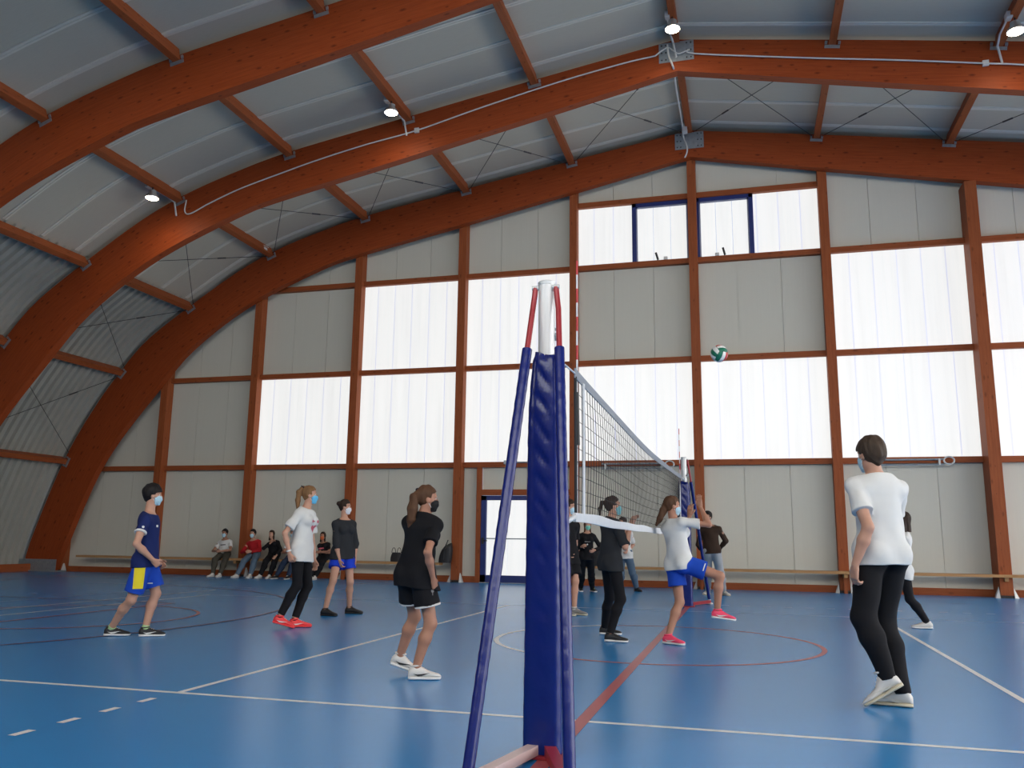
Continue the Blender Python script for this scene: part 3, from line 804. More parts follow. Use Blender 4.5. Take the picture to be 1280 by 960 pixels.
# ---------------- ball in the air
bc = on(899, 442, 1, 10.3); BR = 0.106
bl = empty('volleyball', bc); tag(bl, 'red, green and white volleyball in the air above the net', 'ball')
BG = mat('ball green', (0.01, 0.16, 0.09), 0.4, noise=0.05); BRD = mat('ball red', (0.55, 0.03, 0.03), 0.4, noise=0.05); BW = mat('ball white', (0.75, 0.76, 0.72), 0.4, noise=0.05)
rotm = np.array(Matrix.Rotation(0.6, 3, 'X') @ Matrix.Rotation(0.5, 3, 'Y') @ Matrix.Rotation(0.5, 3, 'Z'))
faces = [(np.array([1, 0, 0]), np.array([0, 1, 0])), (np.array([-1, 0, 0]), np.array([0, 1, 0])), (np.array([0, 1, 0]), np.array([0, 0, 1])), (np.array([0, -1, 0]), np.array([0, 0, 1])), (np.array([0, 0, 1]), np.array([1, 0, 0])), (np.array([0, 0, -1]), np.array([1, 0, 0]))]
for fi, (n_, u_) in enumerate(faces):
    v_ = np.cross(n_, u_)
    for st in range(3):
        vs = []; fs = []; G = 7; Wd = 4
        for lay in (0, 1):
            for i in range(G):
                for j in range(Wd):
                    U = (-1+2*i/(G-1))*0.985; V = -1+2*(st+0.02+0.96*j/(Wd-1))/3
                    e = 0.15*math.sin(U*1.57)
                    p_ = n_+u_*math.tan(U*0.785)+v_*math.tan((V*0.985)*0.785)
                    p_ = p_/np.linalg.norm(p_); edge = 1.0 if (0 < i < G-1 and 0 < j < Wd-1) else 0.985
                    vs.append(bc+rotm@p_*(BR*edge if lay == 0 else BR*0.9))
        for i in range(G-1):
            for j in range(Wd-1):
                a = i*Wd+j; fs.append((a, a+Wd, a+Wd+1, a+1)); a += G*Wd; fs.append((a, a+1, a+Wd+1, a+Wd))
        b = MB(); b.add(vs, fs); b.build('panel', [[BG, BW, BRD], [BW, BG, BW], [BW, BG, BW], [BRD, BW, BG], [BG, BW, BRD], [BRD, BG, BW]][fi][st], bl, smooth=True, angle=50)
b = MB(); b.lathe(bc, [(BR*0.93*math.sin(math.pi*k/10), -BR*0.93*math.cos(math.pi*k/10)) for k in range(11)], 16); b.build('core', BLACK, bl, smooth=True)

# ---------------- bags on the bench
BAGM = mat('black nylon', (0.012, 0.012, 0.014), 0.6, noise=0.3, bump=0.4, bscale=20)
def bag(x, y, z, w, h, d, lab, handles=True, slump=0.0):
    t = empty('bag', (x, y, z)); tag(t, lab, 'bag')
    b = MB(); vs = []; fs = []; NR, NZ = 20, 8
    for i in range(NZ+1):
        u = i/NZ; s = (1-0.25*u**2)*(0.92+0.1*math.sin(u*3.1)); 
        for k in range(NR):
            a = 2*math.pi*k/NR; ca, sa = math.cos(a), math.sin(a); r = 1/((abs(ca)**4+abs(sa)**4)**0.25)
            vs.append((x+w/2*r*ca*s+slump*u*0.08, y+d/2*r*sa*(1-0.55*u*(not slump)), z+h*u*(1+slump*0.35*math.sin(a*1.0+0.8))))
    for i in range(NZ):
        for k in range(NR): k2 = (k+1) % NR; fs.append((i*NR+k, i*NR+k2, (i+1)*NR+k2, (i+1)*NR+k))
    fs += [tuple(range(NR-1, -1, -1)), tuple(NZ*NR+k for k in range(NR))]
    b.add(vs, fs); b.build('body', BAGM, t, smooth=True, angle=60)
    if handles:
        for sx in (-1, 1):
            b = MB(); c = np.array([x+sx*w*0.2, y, z+h*0.97])
            b.tube([c+np.array([w*0.14*math.cos(a)*1.2, sx*0.03, 0.13*math.sin(a)]) for a in np.linspace(0, math.pi, 10)], 0.008, 6); b.build('handle', BAGM, t)
    else:
        b = MB(); c = np.array([x, y-d*0.5-0.01, z+h*0.2]); b.tube([c, c+np.array([0.02, -0.02, 0.25]), c+np.array([0.12, 0, 0.5])], 0.014, 6); b.build('strap', BAGM, t)
c = on(495, 701, 1, 21.15); bag(c[0], 21.16, 0.505, 0.32, 0.24, 0.16, 'small black handbag with two handles on the left bench')
c = on(556, 701, 1, 21.15); bag(c[0], 21.16, 0.505, 0.34, 0.42, 0.24, 'black backpack on the left bench beside the wooden post', False, 0.6)
c = on(746, 704, 1, 21.1); bag(c[0], 21.16, 0.505, 0.55, 0.42, 0.28, 'black sports bag on the bench behind the girl in the green mask', False, 0.3)
# ================================================================= FIGURES: signed-distance modelling + surface nets
class Field:
    def __init__(s, lo, hi, h):
        s.h = h; s.lo = np.asarray(lo, float)
        s.n = np.maximum(4, np.ceil((np.asarray(hi, float)-s.lo)/h).astype(int)+1)
        s.f = np.full(s.n, 1.0, np.float32)
        s.ax = [(s.lo[i]+np.arange(s.n[i])*h).astype(np.float32) for i in range(3)]
    def region(s, lo, hi):
        a = np.clip(np.floor((np.asarray(lo)-s.lo)/s.h).astype(int), 0, s.n)
        b = np.clip(np.ceil((np.asarray(hi)-s.lo)/s.h).astype(int)+1, 0, s.n)
        if (b-a).min() <= 0: return None
        sl = tuple(slice(a[i], b[i]) for i in range(3))
        return sl, s.ax[0][sl[0]][:, None, None], s.ax[1][sl[1]][None, :, None], s.ax[2][sl[2]][None, None, :]
    def blend(s, sl, d, k):
        g = s.f[sl]
        if k > 0:
            hh = np.maximum(k-np.abs(g-d), 0)/k
            s.f[sl] = np.minimum(g, d)-hh*hh*k*0.25
        else: s.f[sl] = np.minimum(g, d)
    def cone(s, a, b, ra, rb, k=0.02, flat=None, cuts=()):
        """tapered capsule; flat=(axis, factor) squashes it along axis; cuts=[(point, normal)] keeps the side against normal"""
        a = np.asarray(a, float); b = np.asarray(b, float); R = max(ra, rb)+k+3*s.h
        if flat is not None and flat[1] > 1: R *= flat[1]
        r = s.region(np.minimum(a, b)-R, np.maximum(a, b)+R)
        if r is None: return
        sl, X, Y, Z = r
        px, py, pz = X-a[0], Y-a[1], Z-a[2]; ba = b-a
        sc = 1.0
        if flat is not None:
            n = np.asarray(flat[0], float); q = flat[1]
            dn = (px*n[0]+py*n[1]+pz*n[2])*(1/q-1)
            px = px+dn*n[0]; py = py+dn*n[1]; pz = pz+dn*n[2]
            bn = np.dot(ba, n)*(1/q-1); ba = ba+n*bn; sc = (1+q)/2 if q < 1 else 1
        L2 = float(np.dot(ba, ba))+1e-12
        t = np.clip((px*ba[0]+py*ba[1]+pz*ba[2])/L2, 0, 1)
        dx = px-t*ba[0]; dy = py-t*ba[1]; dz = pz-t*ba[2]
        d = (np.sqrt(dx*dx+dy*dy+dz*dz)-(ra+(rb-ra)*t))*sc
        for (c, n) in cuts:
            d = np.maximum(d, (X-c[0])*n[0]+(Y-c[1])*n[1]+(Z-c[2])*n[2])
        s.blend(sl, d.astype(np.float32), k)
    def ell(s, c, A, r, k=0.02, cuts=()):
        """ellipsoid centre c, axes rows A, radii r"""
        c = np.asarray(c, float); R = max(r)+k+3*s.h
        g = s.region(c-R, c+R)
        if g is None: return
        sl, X, Y, Z = g; px, py, pz = X-c[0], Y-c[1], Z-c[2]
        q = [(px*A[i][0]+py*A[i][1]+pz*A[i][2]) for i in range(3)]
        k0 = np.sqrt(sum((q[i]/r[i])**2 for i in range(3)))
        k1 = np.sqrt(sum((q[i]/(r[i]**2))**2 for i in range(3)))+1e-9
        d = k0*(k0-1)/k1
        for (cc, n) in cuts:
            d = np.maximum(d, (X-cc[0])*n[0]+(Y-cc[1])*n[1]+(Z-cc[2])*n[2])
        s.blend(sl, d.astype(np.float32), k)
    def carve(s, fn):
        """subtract: f = max(f, -fn(X,Y,Z)) ; fn negative inside what is removed"""
        X, Y, Z = s.ax[0][:, None, None], s.ax[1][None, :, None], s.ax[2][None, None, :]
        s.f = np.maximum(s.f, -fn(X, Y, Z)).astype(np.float32)
    def cut(s, c, n):
        s.carve(lambda X, Y, Z: -((X-c[0])*n[0]+(Y-c[1])*n[1]+(Z-c[2])*n[2]))
    def mesh(s, wr=0.0, wf=26.0, seed=0, stretch=None):
        f = s.f; S = f < 0
        C = np.zeros(tuple(np.array(f.shape)-1), np.int8)
        for i in (0, 1):
            for j in (0, 1):
                for k in (0, 1):
                    C += S[i:f.shape[0]-1+i, j:f.shape[1]-1+j, k:f.shape[2]-1+k]
        act = np.argwhere((C > 0) & (C < 8))
        if len(act) == 0: return None
        idx = np.full(C.shape, -1, np.int64); idx[tuple(act.T)] = np.arange(len(act))
        cn = [(i, j, k) for i in (0, 1) for j in (0, 1) for k in (0, 1)]
        V = {c: f[act[:, 0]+c[0], act[:, 1]+c[1], act[:, 2]+c[2]].astype(np.float64) for c in cn}
        acc = np.zeros((len(act), 3)); cnt = np.zeros(len(act))
        for c in cn:
            for ax in range(3):
                if c[ax]: continue
                c2 = list(c); c2[ax] = 1; c2 = tuple(c2)
                a, b = V[c], V[c2]; m = (a < 0) != (b < 0)
                t = np.where(m, a/(a-b+1e-12), 0)
                P = np.tile(np.array(c, float), (len(act), 1)); P[:, ax] = t
                acc[m] += P[m]; cnt += m
        pts = act+acc/np.maximum(cnt, 1)[:, None]
        W_ = s.lo+pts*s.h
        # gradient normal
        g = np.zeros((len(act), 3))
        for c in cn:
            for ax in range(3): g[:, ax] += V[c]*(1 if c[ax] else -1)
        g /= np.linalg.norm(g, axis=1)[:, None]+1e-9
        if wr:
            st = np.ones(3) if stretch is None else np.asarray(stretch)
            Q = W_*wf*st+seed*1.7
            nz = np.sin(Q[:, 0]+1.7*np.sin(Q[:, 2]*0.8+seed))*np.cos(Q[:, 1]*0.9+1.3*np.sin(Q[:, 0]*0.7))+0.6*np.sin(Q[:, 2]*1.9+Q[:, 0]*1.1+2*np.sin(Q[:, 1]*1.3))
            W_ = W_+g*(nz*wr)[:, None]
        quads = []
        for ax in range(3):
            o1, o2 = [(1, 2), (2, 0), (0, 1)][ax]
            sh = [slice(None)]*3; sh2 = [slice(None)]*3; sh[ax] = slice(0, -1); sh2[ax] = slice(1, None)
            a = S[tuple(sh)]; b = S[tuple(sh2)]
            e = np.argwhere(a != b)
            e = e[(e[:, o1] > 0) & (e[:, o2] > 0) & (e[:, o1] < f.shape[o1]-1) & (e[:, o2] < f.shape[o2]-1)]
            ins = a[tuple(e.T)]
            def cell(d1, d2):
                q = e.copy(); q[:, o1] -= d1; q[:, o2] -= d2; return idx[tuple(q.T)]
            q = np.stack([cell(1, 1), cell(0, 1), cell(0, 0), cell(1, 0)], 1)
            q[~ins] = q[~ins][:, ::-1]
            quads.append(q)
        return W_, np.concatenate(quads)

def np_mesh(name, V, Q, m, parent, origin):
    me = bpy.data.meshes.new(name)
    V = V-origin
    me.vertices.add(len(V)); me.vertices.foreach_set('co', V.astype(np.float32).ravel())
    me.loops.add(Q.size); me.loops.foreach_set('vertex_index', Q.astype(np.int32).ravel())
    me.polygons.add(len(Q)); me.polygons.foreach_set('loop_start', (np.arange(len(Q))*4).astype(np.int32))
    me.update(calc_edges=True); me.validate()
    me.polygons.foreach_set('use_smooth', np.ones(len(me.polygons), bool))
    me.materials.append(m)
    o = bpy.data.objects.new(name, me); COL.objects.link(o); o.parent = parent
    return o

def nrm(v): v = np.asarray(v, float); return v/(np.linalg.norm(v)+1e-12)
def lerp(a, b, t): return np.asarray(a)+(np.asarray(b)-np.asarray(a))*t
def ik(A, B, L1, L2, pole):
    A = np.asarray(A, float); B = np.asarray(B, float); d = B-A; D = np.linalg.norm(d)
    if D > (L1+L2)*0.995:
        s = D/((L1+L2)*0.995); L1 *= s; L2 *= s
    D = max(D, abs(L1-L2)*1.02+1e-4); u = nrm(d)
    x = (L1*L1-L2*L2+D*D)/(2*D); h = math.sqrt(max(0, L1*L1-x*x))
    w = np.asarray(pole, float)-A; w = w-u*np.dot(w, u)
    return A+u*x+nrm(w)*h

SKIN = {
    'fair': mat('skin fair', (0.50, 0.27, 0.185), 0.5, spec=0.35, noise=0.05, nscale=14, sss=0.05),
    'tan': mat('skin tanned', (0.40, 0.195, 0.125), 0.5, spec=0.35, noise=0.05, nscale=14, sss=0.05),
    'olive': mat('skin olive', (0.33, 0.17, 0.11), 0.5, spec=0.35, noise=0.05, nscale=14, sss=0.05)}
def cloth(name, c, rough=0.85, **k): return mat('cloth '+name, c, rough, spec=0.25, noise=0.06, nscale=7, bump=0.15, bscale=220, **k)
def hairm(name, c): return mat('hair '+name, c, 0.6, spec=0.22, noise=0.35, nscale=30, bump=0.5, bscale=60, stretch=(1, 1, 0.12))
HAIR = {'black': hairm('black', (0.010, 0.008, 0.008)), 'dark': hairm('dark brown', (0.030, 0.017, 0.011)), 'brown': hairm('brown', (0.085, 0.040, 0.020)),
        'blond': hairm('dark blond', (0.20, 0.105, 0.045)), 'ash': hairm('ash brown', (0.055, 0.036, 0.024))}
EYEW = mat('eye white', (0.70, 0.68, 0.64), 0.3); IRIS = mat('iris', (0.04, 0.022, 0.012), 0.25, noise=0.1)
def maskm(n, c): return mat('mask '+n, c, 0.8, spec=0.2, noise=0.04, bump=0.2, bscale=90)
MASKM = {'blue': maskm('light blue', (0.42, 0.63, 0.74)), 'azure': maskm('azure', (0.12, 0.45, 0.72)), 'white': maskm('white', (0.70, 0.71, 0.76)), 'black': maskm('black', (0.015, 0.015, 0.016)),
         'green': maskm('mint green', (0.20, 0.60, 0.48)), 'orange': maskm('orange', (0.62, 0.14, 0.05)), 'teal': maskm('teal', (0.20, 0.50, 0.55))}

def shoe_mesh(heel, x, z, L, w, high, um, sm, parent, origin, swoosh=None, accent=None, side_dirs=None):
    """heel = back of the sole on the ground, x forward, z up"""
    x = nrm(x); z = nrm(np.asarray(z)-x*np.dot(z, x)); y = np.cross(z, x)
    fr = [0, .03, .10, .2, .3, .42, .55, .68, .8, .9, .965, 1.0]
    hw = [.55, .78, .93, .95, .88, .82, .90, 1.0, 1.0, .86, .58, .25]
    ht = [.070, .084, .100+high, .106+high, .104+high*.9, .094+high*.5, .078, .064, .055, .048, .040, .028]
    def ring(i, lo, scale, nn=16, top=None):
        c = heel+x*(fr[i]*L); W2 = w/2*hw[i]*scale; vs = []
        T = (ht[i] if top is None else top)
        for k in range(nn):
            a = 2*math.pi*k/nn; ca, sa = math.cos(a), math.sin(a)
            e = 2.6; r = 1/((abs(ca)**e+abs(sa)**e)**(1/e))
            zz = lo+(T-lo)*0.5*(1+sa*r); yy = W2*ca*r
            if sa > 0 and top is None: yy *= (1-0.30*(sa*r)**2)
            vs.append(c+y*yy+z*zz)
        return vs
    b = MB(); vs = []; fs = []; nn = 16
    for i in range(len(fr)): vs += ring(i, .020, .93)
    for i in range(len(fr)-1):
        for k in range(nn): k2 = (k+1) % nn; fs.append((i*nn+k, i*nn+k2, (i+1)*nn+k2, (i+1)*nn+k))
    fs += [tuple(range(nn-1, -1, -1)), tuple((len(fr)-1)*nn+k for k in range(nn))]
    b.add(vs, fs); up = b.build('shoe', um, parent, smooth=True, angle=70)
    # sole
    b = MB(); vs = []; fs = []
    for i in range(len(fr)):
        lift = 0.010 if i >= len(fr)-1 else 0.0
        vs += ring(i, lift, 1.06, top=.030-.004*(fr[i] > .4)+lift*.5)
    for i in range(len(fr)-1):
        for k in range(nn): k2 = (k+1) % nn; fs.append((i*nn+k, i*nn+k2, (i+1)*nn+k2, (i+1)*nn+k))
    fs += [tuple(range(nn-1, -1, -1)), tuple((len(fr)-1)*nn+k for k in range(nn))]
    b.add(vs, fs); b.build('sole', sm, up, smooth=True, angle=50)
    # padded collar round the ankle
    b = MB(); hc = np.interp(0.22, fr, ht); c0 = heel+x*(0.225*L)+z*(hc-0.004)
    b.tube([c0+x*(0.19*L*0.82*math.cos(a))+y*(w/2*0.74*math.sin(a))+z*(0.006*math.cos(a)) for a in np.linspace(0, 2*math.pi, 17)], 0.0085, 6); b.build('collar', um, up, smooth=True)
    # laces / tongue
    b = MB()
    for q in range(4):
        u = 0.34+0.065*q; t = np.interp(u, fr, ht)+0.002; c = heel+x*(u*L)
        b.tube([c+y*(0.018)+z*(t-0.006), c+z*t, c-y*0.018+z*(t-0.006)], 0.0028, 5)
    b.build('laces', accent or sm, up, smooth=True)
    if swoosh is not None:
        for sd in (-1, 1):
            sh = [(0.16, .050), (0.30, .030), (0.42, .034), (0.66, .058), (0.40, .047), (0.28, .044)]
            vs = []
            for (u, hz) in sh:
                W2 = w/2*np.interp(u, fr, hw)*0.945*(1-0.10*max(0, (hz-.03)/.05))+0.0035
                vs.append(heel+x*(u*L)+y*(sd*W2)+z*hz)
            vs2 = [v-y*sd*0.006 for v in vs]
            b = MB(); f = [(0, 1, 2, 5), (5, 2, 4), (2, 3, 4)]
            F = f+[tuple(6+k for k in reversed(q)) for q in f]+[(i, (i+1) % 6, (i+1) % 6+6, i+6) for i in range(6)]
            b.add(vs+vs2, F); b.build('curved_logo', swoosh, up)
    return heel+x*(0.19*L)+z*0.085

def decal(polys, O, ex, ey, proj_dir, bvh, name, m, parent, origin_unused, sub=0.02, lift=0.004):
    """polys: list of 2D outlines (metres) in plane (O, ex, ey); projected along proj_dir onto the cloth"""
    b = MB()
    for poly in polys:
        c = np.mean(poly, axis=0); n = len(poly); rings = 5; vs = []; ok = True
        for r in range(rings+1):
            for k in range(n):
                q = c+(np.array(poly[k])-c)*(r/rings if r else 0.001)
                P = O+ex*q[0]+ey*q[1]-proj_dir*0.35
                hit = bvh.ray_cast(Vector(P), Vector(proj_dir), 0.8)
                if hit[0] is None: ok = False; vs.append(P+proj_dir*0.35); continue
                vs.append(np.array(hit[0])-proj_dir*lift)
        if not ok:
            continue
        nv = len(vs); vs2 = [v+proj_dir*(lift+0.002) for v in vs]
        fs = []
        for r in range(rings):
            for k in range(n):
                k2 = (k+1) % n; fs.append((r*n+k, (r+1)*n+k, (r+1)*n+k2, r*n+k2))
        b.add(vs, fs)
    if not b.v: return None
    return b.build(name, m, parent, smooth=True)

_FIG = []
def person(label, group=None, H=1.7, base=None, planeY=None, head=None, neck=None, pelvis=None, face=(1, 0), torso=(1, 0), lookup=0.0,
           armR=None, armL=None, legR=None, legL=None, skin='fair', hair='dark', hairstyle='short', tail=None, mask='blue',
           top='tee', topm=None, sleeve=0.55, bottom='trousers', botm=None, hem=0.12, shortlen=0.72, loose=1.0, leg_bare=0.0,
           shoe=(None, None), shoes=None, sock=None, h=0.007, female=False, offs=None, fingers=True, extras=None):
    m_ = H/1.75
    B = on(base[0], base[1], 2, 0) if planeY is None else None
    if planeY is None:
        v = nrm([B[0], B[1], 0]); r = np.array([v[1], -v[0], 0.])
        def P(px, py, off=0.0):
            d = ray(px, py); t = (np.dot(B, v)+off)/np.dot(d, v); return CAM+t*d
    else:
        v = np.array([0, 1., 0]); r = np.array([1., 0, 0])
        def P(px, py, off=0.0): return on(px, py, 1, planeY+off)
        B = P(*base)
    Z = np.array([0, 0, 1.])
    def D(rv, up=0.0): return nrm(r*rv[0]+v*rv[1]+Z*up)
    org = np.array([B[0], B[1], 0.0])
    root = empty('person', org); tag(root, label, 'person', group)
    # ---- skeleton
    Nb = P(*neck); Pc = P(*pelvis); Hc = P(*head)
    U = nrm(Nb-Pc); TL_ = np.linalg.norm(Nb-Pc)
    TW = (0.292 if planeY is None else 0.30)*H
    if TL_ > TW and planeY is None: Pc = Nb-U*TW; hem = hem+(TL_-TW)/m_*0.9
    F = D(torso); F = nrm(F-U*np.dot(F, U)); Rt = np.cross(F, U)          # anatomical right
    sw = (0.103 if not female else 0.087)*H; hwid = (0.047 if not female else 0.048)*H
    sh = {'R': Nb+Rt*sw-U*0.072*m_, 'L': Nb-Rt*sw-U*0.072*m_}
    hp = {'R': Pc+Rt*hwid, 'L': Pc-Rt*hwid}
    arms = {}
    for S_, A in (('R', armR), ('L', armL)):
        sg = 1 if S_ == 'R' else -1
        if A is None:
            wr_ = sh[S_]-Z*0.53*m_+F*0.06+Rt*sg*0.07; po = sh[S_]-F*0.3-Z*0.3; hd = None
        else:
            wr_ = P(*A['w']); po = P(*A['e']) if 'e' in A else sh[S_]-F*0.3-Z*0.3; hd = A.get('d')
        if 's' in (A or {}): sh[S_] = P(*A['s'])
        dW = wr_-sh[S_]; mxl = 0.335*H
        if np.linalg.norm(dW) > mxl and not (A and A.get('far')): wr_ = sh[S_]+nrm(dW)*mxl
        E = ik(sh[S_], wr_, 0.176*H, 0.15*H, po)
        arms[S_] = (sh[S_], E, wr_, hd, A or {})
    legs = {}
    feet = {}
    for S_, Lg in (('R', legR), ('L', legL)):
        hd3 = D(Lg['dir'], -math.sin(math.radians(Lg.get('pitch', 0)))/max(1e-3, math.cos(math.radians(Lg.get('pitch', 0)))))
        hl = on(Lg['heel'][0], Lg['heel'][1], 2, 0.0) if len(Lg['heel']) == 2 and planeY is None else P(*Lg['heel'])
        if planeY is not None and len(Lg['heel']) == 2: hl = P(*Lg['heel']); hl[2] = 0
        if planeY is not None and len(Lg['heel']) == 3 and not Lg.get('air'): hl[2] = 0.0
        if Lg.get('lift') is not None: hl[2] = Lg['lift']
        hl[2] = max(hl[2], 0.0)
        Ls = 0.162*H
        toe_z = hl[2]+hd3[2]*Ls
        if toe_z < 0.001: hl[2] += 0.001-toe_z
        zz = nrm(Z-hd3*np.dot(Z, hd3))
        ank = hl+hd3*(0.22*Ls)+zz*0.075
        feet[S_] = (hl, hd3, zz, Ls)
        l1, l2 = 0.245*H, 0.238*H; bend = Lg.get('bend', 0.97); rr_ = np.linalg.norm(hp[S_]-ank)/(bend*(l1+l2)); sc_ = min(1.12, max(0.86, rr_)) if planeY is None and not Lg.get('air') else 1.0; l1 *= sc_; l2 *= sc_
        K = ik(hp[S_], ank, l1, l2, P(*Lg['knee']) if len(Lg['knee']) >= 2 and not Lg.get('fw') else hp[S_]+F)
        legs[S_] = (hp[S_], K, ank)
    # ---- head frame
    HF = D(face, lookup); HS = nrm(np.cross(HF, Z)); HU = np.cross(HS, HF)
    hs = 0.90*m_*(0.98 if female else 1.0)
    Ax = (HF, HS, HU)
    def hp_(f, s_, u): return Hc+hs*(HF*f+HS*s_+HU*u)
    allp = [Nb, Pc, Hc]+[q for a in arms.values() for q in a[:3]]+[q for a in legs.values() for q in a]+[f[0]+f[1]*f[3] for f in feet.values()]
    lo = np.min(allp, axis=0)-0.22; hi = np.max(allp, axis=0)+0.22; lo[2] = max(lo[2], -0.03)
    # ---- body
    fb = Field(lo, hi, h)
    def torso_prims(fd, g=0.0, k=0.03):
        w = 0.94 if female else 1.0
        fd.cone(hp['R']+U*0.03, hp['L']+U*0.03, 0.088*m_+g, 0.088*m_+g, k, (F, 0.92))
        for S2 in ('R', 'L'):
            fd.ell(hp[S2]-F*0.035*m_-U*0.01, (F, Rt, U), (0.085*m_+g, 0.078*m_+g, 0.095*m_+g), k)
        fd.cone(Pc+U*0.10*m_, lerp(Pc, Nb, 0.45), 0.128*m_*w+g, (0.122 if not female else 0.108)*m_+g, k, (F, 0.72))
        fd.cone(lerp(Pc, Nb, 0.45), lerp(Pc, Nb, 0.78), (0.125 if not female else 0.112)*m_+g, 0.15*m_*w+g, k, (F, 0.68))
        fd.cone(lerp(Pc, Nb, 0.80), Nb-U*0.01, 0.115*m_*w+g, 0.055*m_+g, k, (F, 0.75))
        for S2 in ('R', 'L'):
            fd.cone(lerp(Nb, sh[S2], 0.12)-U*0.012, lerp(Nb, sh[S2], 0.95), 0.046*m_+g, 0.043*m_+g, k)
            fd.ell(lerp(Nb, sh[S2], 0.6)-U*0.05*m_, (F, Rt, U), (0.075*m_+g*0.7, 0.08*m_+g*0.5, 0.08*m_), k)
        if female:
            for sg in (-1, 1): fd.ell(lerp(Pc, Nb, 0.70)+F*0.075*m_+Rt*sg*0.062*m_, (F, Rt, U), (0.058*m_+g, 0.056*m_+g, 0.06*m_+g), k)
    torso_prims(fb)
    fb.cone(Nb-U*0.03, hp_(-0.015, 0, -0.07), 0.058*m_, 0.050*m_*(0.92 if female else 1), 0.02)
    # head
    fb.ell(hp_(-0.012, 0, 0.035), Ax, (0.098*hs, 0.077*hs, 0.095*hs), 0.02)
    fb.ell(hp_(0.022, 0, -0.045), Ax, (0.070*hs, 0.060*hs, 0.080*hs), 0.03)
    fb.cone(hp_(0.068, 0, -0.108), hp_(0.045, 0, -0.10), 0.020*hs, 0.03*hs, 0.02)
    fb.cone(hp_(0.086, 0, 0.008), hp_(0.104, 0, -0.030), 0.009*hs, 0.014*hs, 0.012)
    fb.cone(hp_(0.074, -0.038, 0.028), hp_(0.074, 0.038, 0.028), 0.014*hs, 0.014*hs, 0.02)
    for sg in (-1, 1):
        fb.ell(hp_(-0.002, sg*0.078, -0.012), (nrm(HF+HS*sg*0.3), HS, HU), (0.018*hs, 0.009*hs, 0.031*hs), 0.006)
        fb.cone(hp_(0.06, sg*0.034, -0.02), hp_(0.03, sg*0.055, -0.015), 0.016*hs, 0.014*hs, 0.02)
    # limbs
    for S_ in ('R', 'L'):
        a, e, w_, hd, A = arms[S_]
        fm = 0.88 if female else 1.0
        fb.cone(a, e, 0.048*m_*fm, 0.036*m_*fm, 0.03)
        fb.ell(lerp(a, e, 0.38), (nrm(e-a), nrm(np.cross(e-a, F)), nrm(np.cross(e-a, np.cross(e-a, F)))), (0.09*m_, 0.045*m_*fm, 0.045*m_*fm), 0.03)
        fb.cone(e, lerp(e, w_, 0.35), 0.036*m_*fm, 0.040*m_*fm, 0.02); fb.cone(lerp(e, w_, 0.35), w_, 0.039*m_*fm, 0.024*m_*fm, 0.02)
        # hand
        d = nrm(w_-e) if hd is None else nrm(D(hd[:2], 0)*np.linalg.norm(hd[:2])+Z*hd[2])
        pn = -Rt*(1 if S_ == 'R' else -1) if 'palm' not in A else D(A['palm'][:2], A['palm'][2] if len(A['palm']) > 2 else 0)
        pn = nrm(pn-d*np.dot(pn, d)); th = np.cross(d, pn)
        if np.dot(th, A_dir(A, r, v, F, Z)) < 0: th = -th
        q = m_*0.98*(1 if fingers else 1.0); cu = A.get('curl', 0.45)
        fb.cone(w_, w_+d*0.03*q, 0.023*m_, 0.026*m_, 0.012, (pn, 0.7))
        for t_ in (-0.022, -0.007, 0.008, 0.022):
            fb.cone(w_+d*0.025*q+th*t_*0.8*q, w_+d*0.085*q+th*t_*1.15*q, 0.0165*q, 0.0135*q, 0.010, (pn, 0.82))
        fr_ = 0.0088*q if h < 0.0085 else 0.0105*q
        for i_, (t_, ln) in enumerate(((0.028, 0.072), (0.0095, 0.080), (-0.0095, 0.074), (-0.027, 0.058))):
            p0 = w_+d*0.088*q+th*t_*q; an = 0.0; rr = fr_
            for seg in (0.45, 0.31, 0.24):
                an += cu*(1.0+0.12*i_)*(0.8 if seg == 0.45 else 1.1)
                dd = d*math.cos(an)+pn*math.sin(an)+th*t_*1.6*A.get('spread', 1.0)
                p1 = p0+nrm(dd)*ln*seg*q; fb.cone(p0, p1, rr, rr*0.92, 0.003); p0 = p1; rr *= 0.92
        p0 = w_+d*0.028*q+th*0.022*q; p1 = p0+nrm(th*0.75+d*0.75+pn*0.25)*0.040*q; p2 = p1+nrm(th*0.25+d*0.9+pn*0.35)*0.030*q
        fb.cone(p0, p1, 0.0135*q, 0.0105*q, 0.010); fb.cone(p1, p2, 0.0105*q, 0.009*q, 0.004)
        # leg
        hj, kn, an_ = legs[S_]
        fb.cone(hj, kn, 0.082*m_, 0.052*m_, 0.035)
        cf = nrm(kn-hj); bk = -nrm(np.cross(np.cross(an_-kn, D(torso)), an_-kn)) 
        bk = nrm(-F+nrm(an_-kn)*np.dot(F, nrm(an_-kn)))
        fb.cone(kn, lerp(kn, an_, 0.32)+bk*0.012, 0.050*m_, 0.053*m_, 0.03); fb.cone(lerp(kn, an_, 0.32)+bk*0.012, an_, 0.052*m_, 0.034*m_, 0.03)
        hl, fd_, zz, Ls = feet[S_]
        fb.cone(an_-zz*0.035, hl+fd_*(0.70*Ls)+zz*0.036, 0.028*m_, 0.014, 0.01)
        fb.cone(an_-zz*0.01, hl+fd_*(0.14*Ls)+zz*0.045, 0.032*m_, 0.022, 0.01)
    mv = fb.mesh(); sk = SKIN[skin]
    body = np_mesh('body', mv[0], mv[1], sk, root, org)
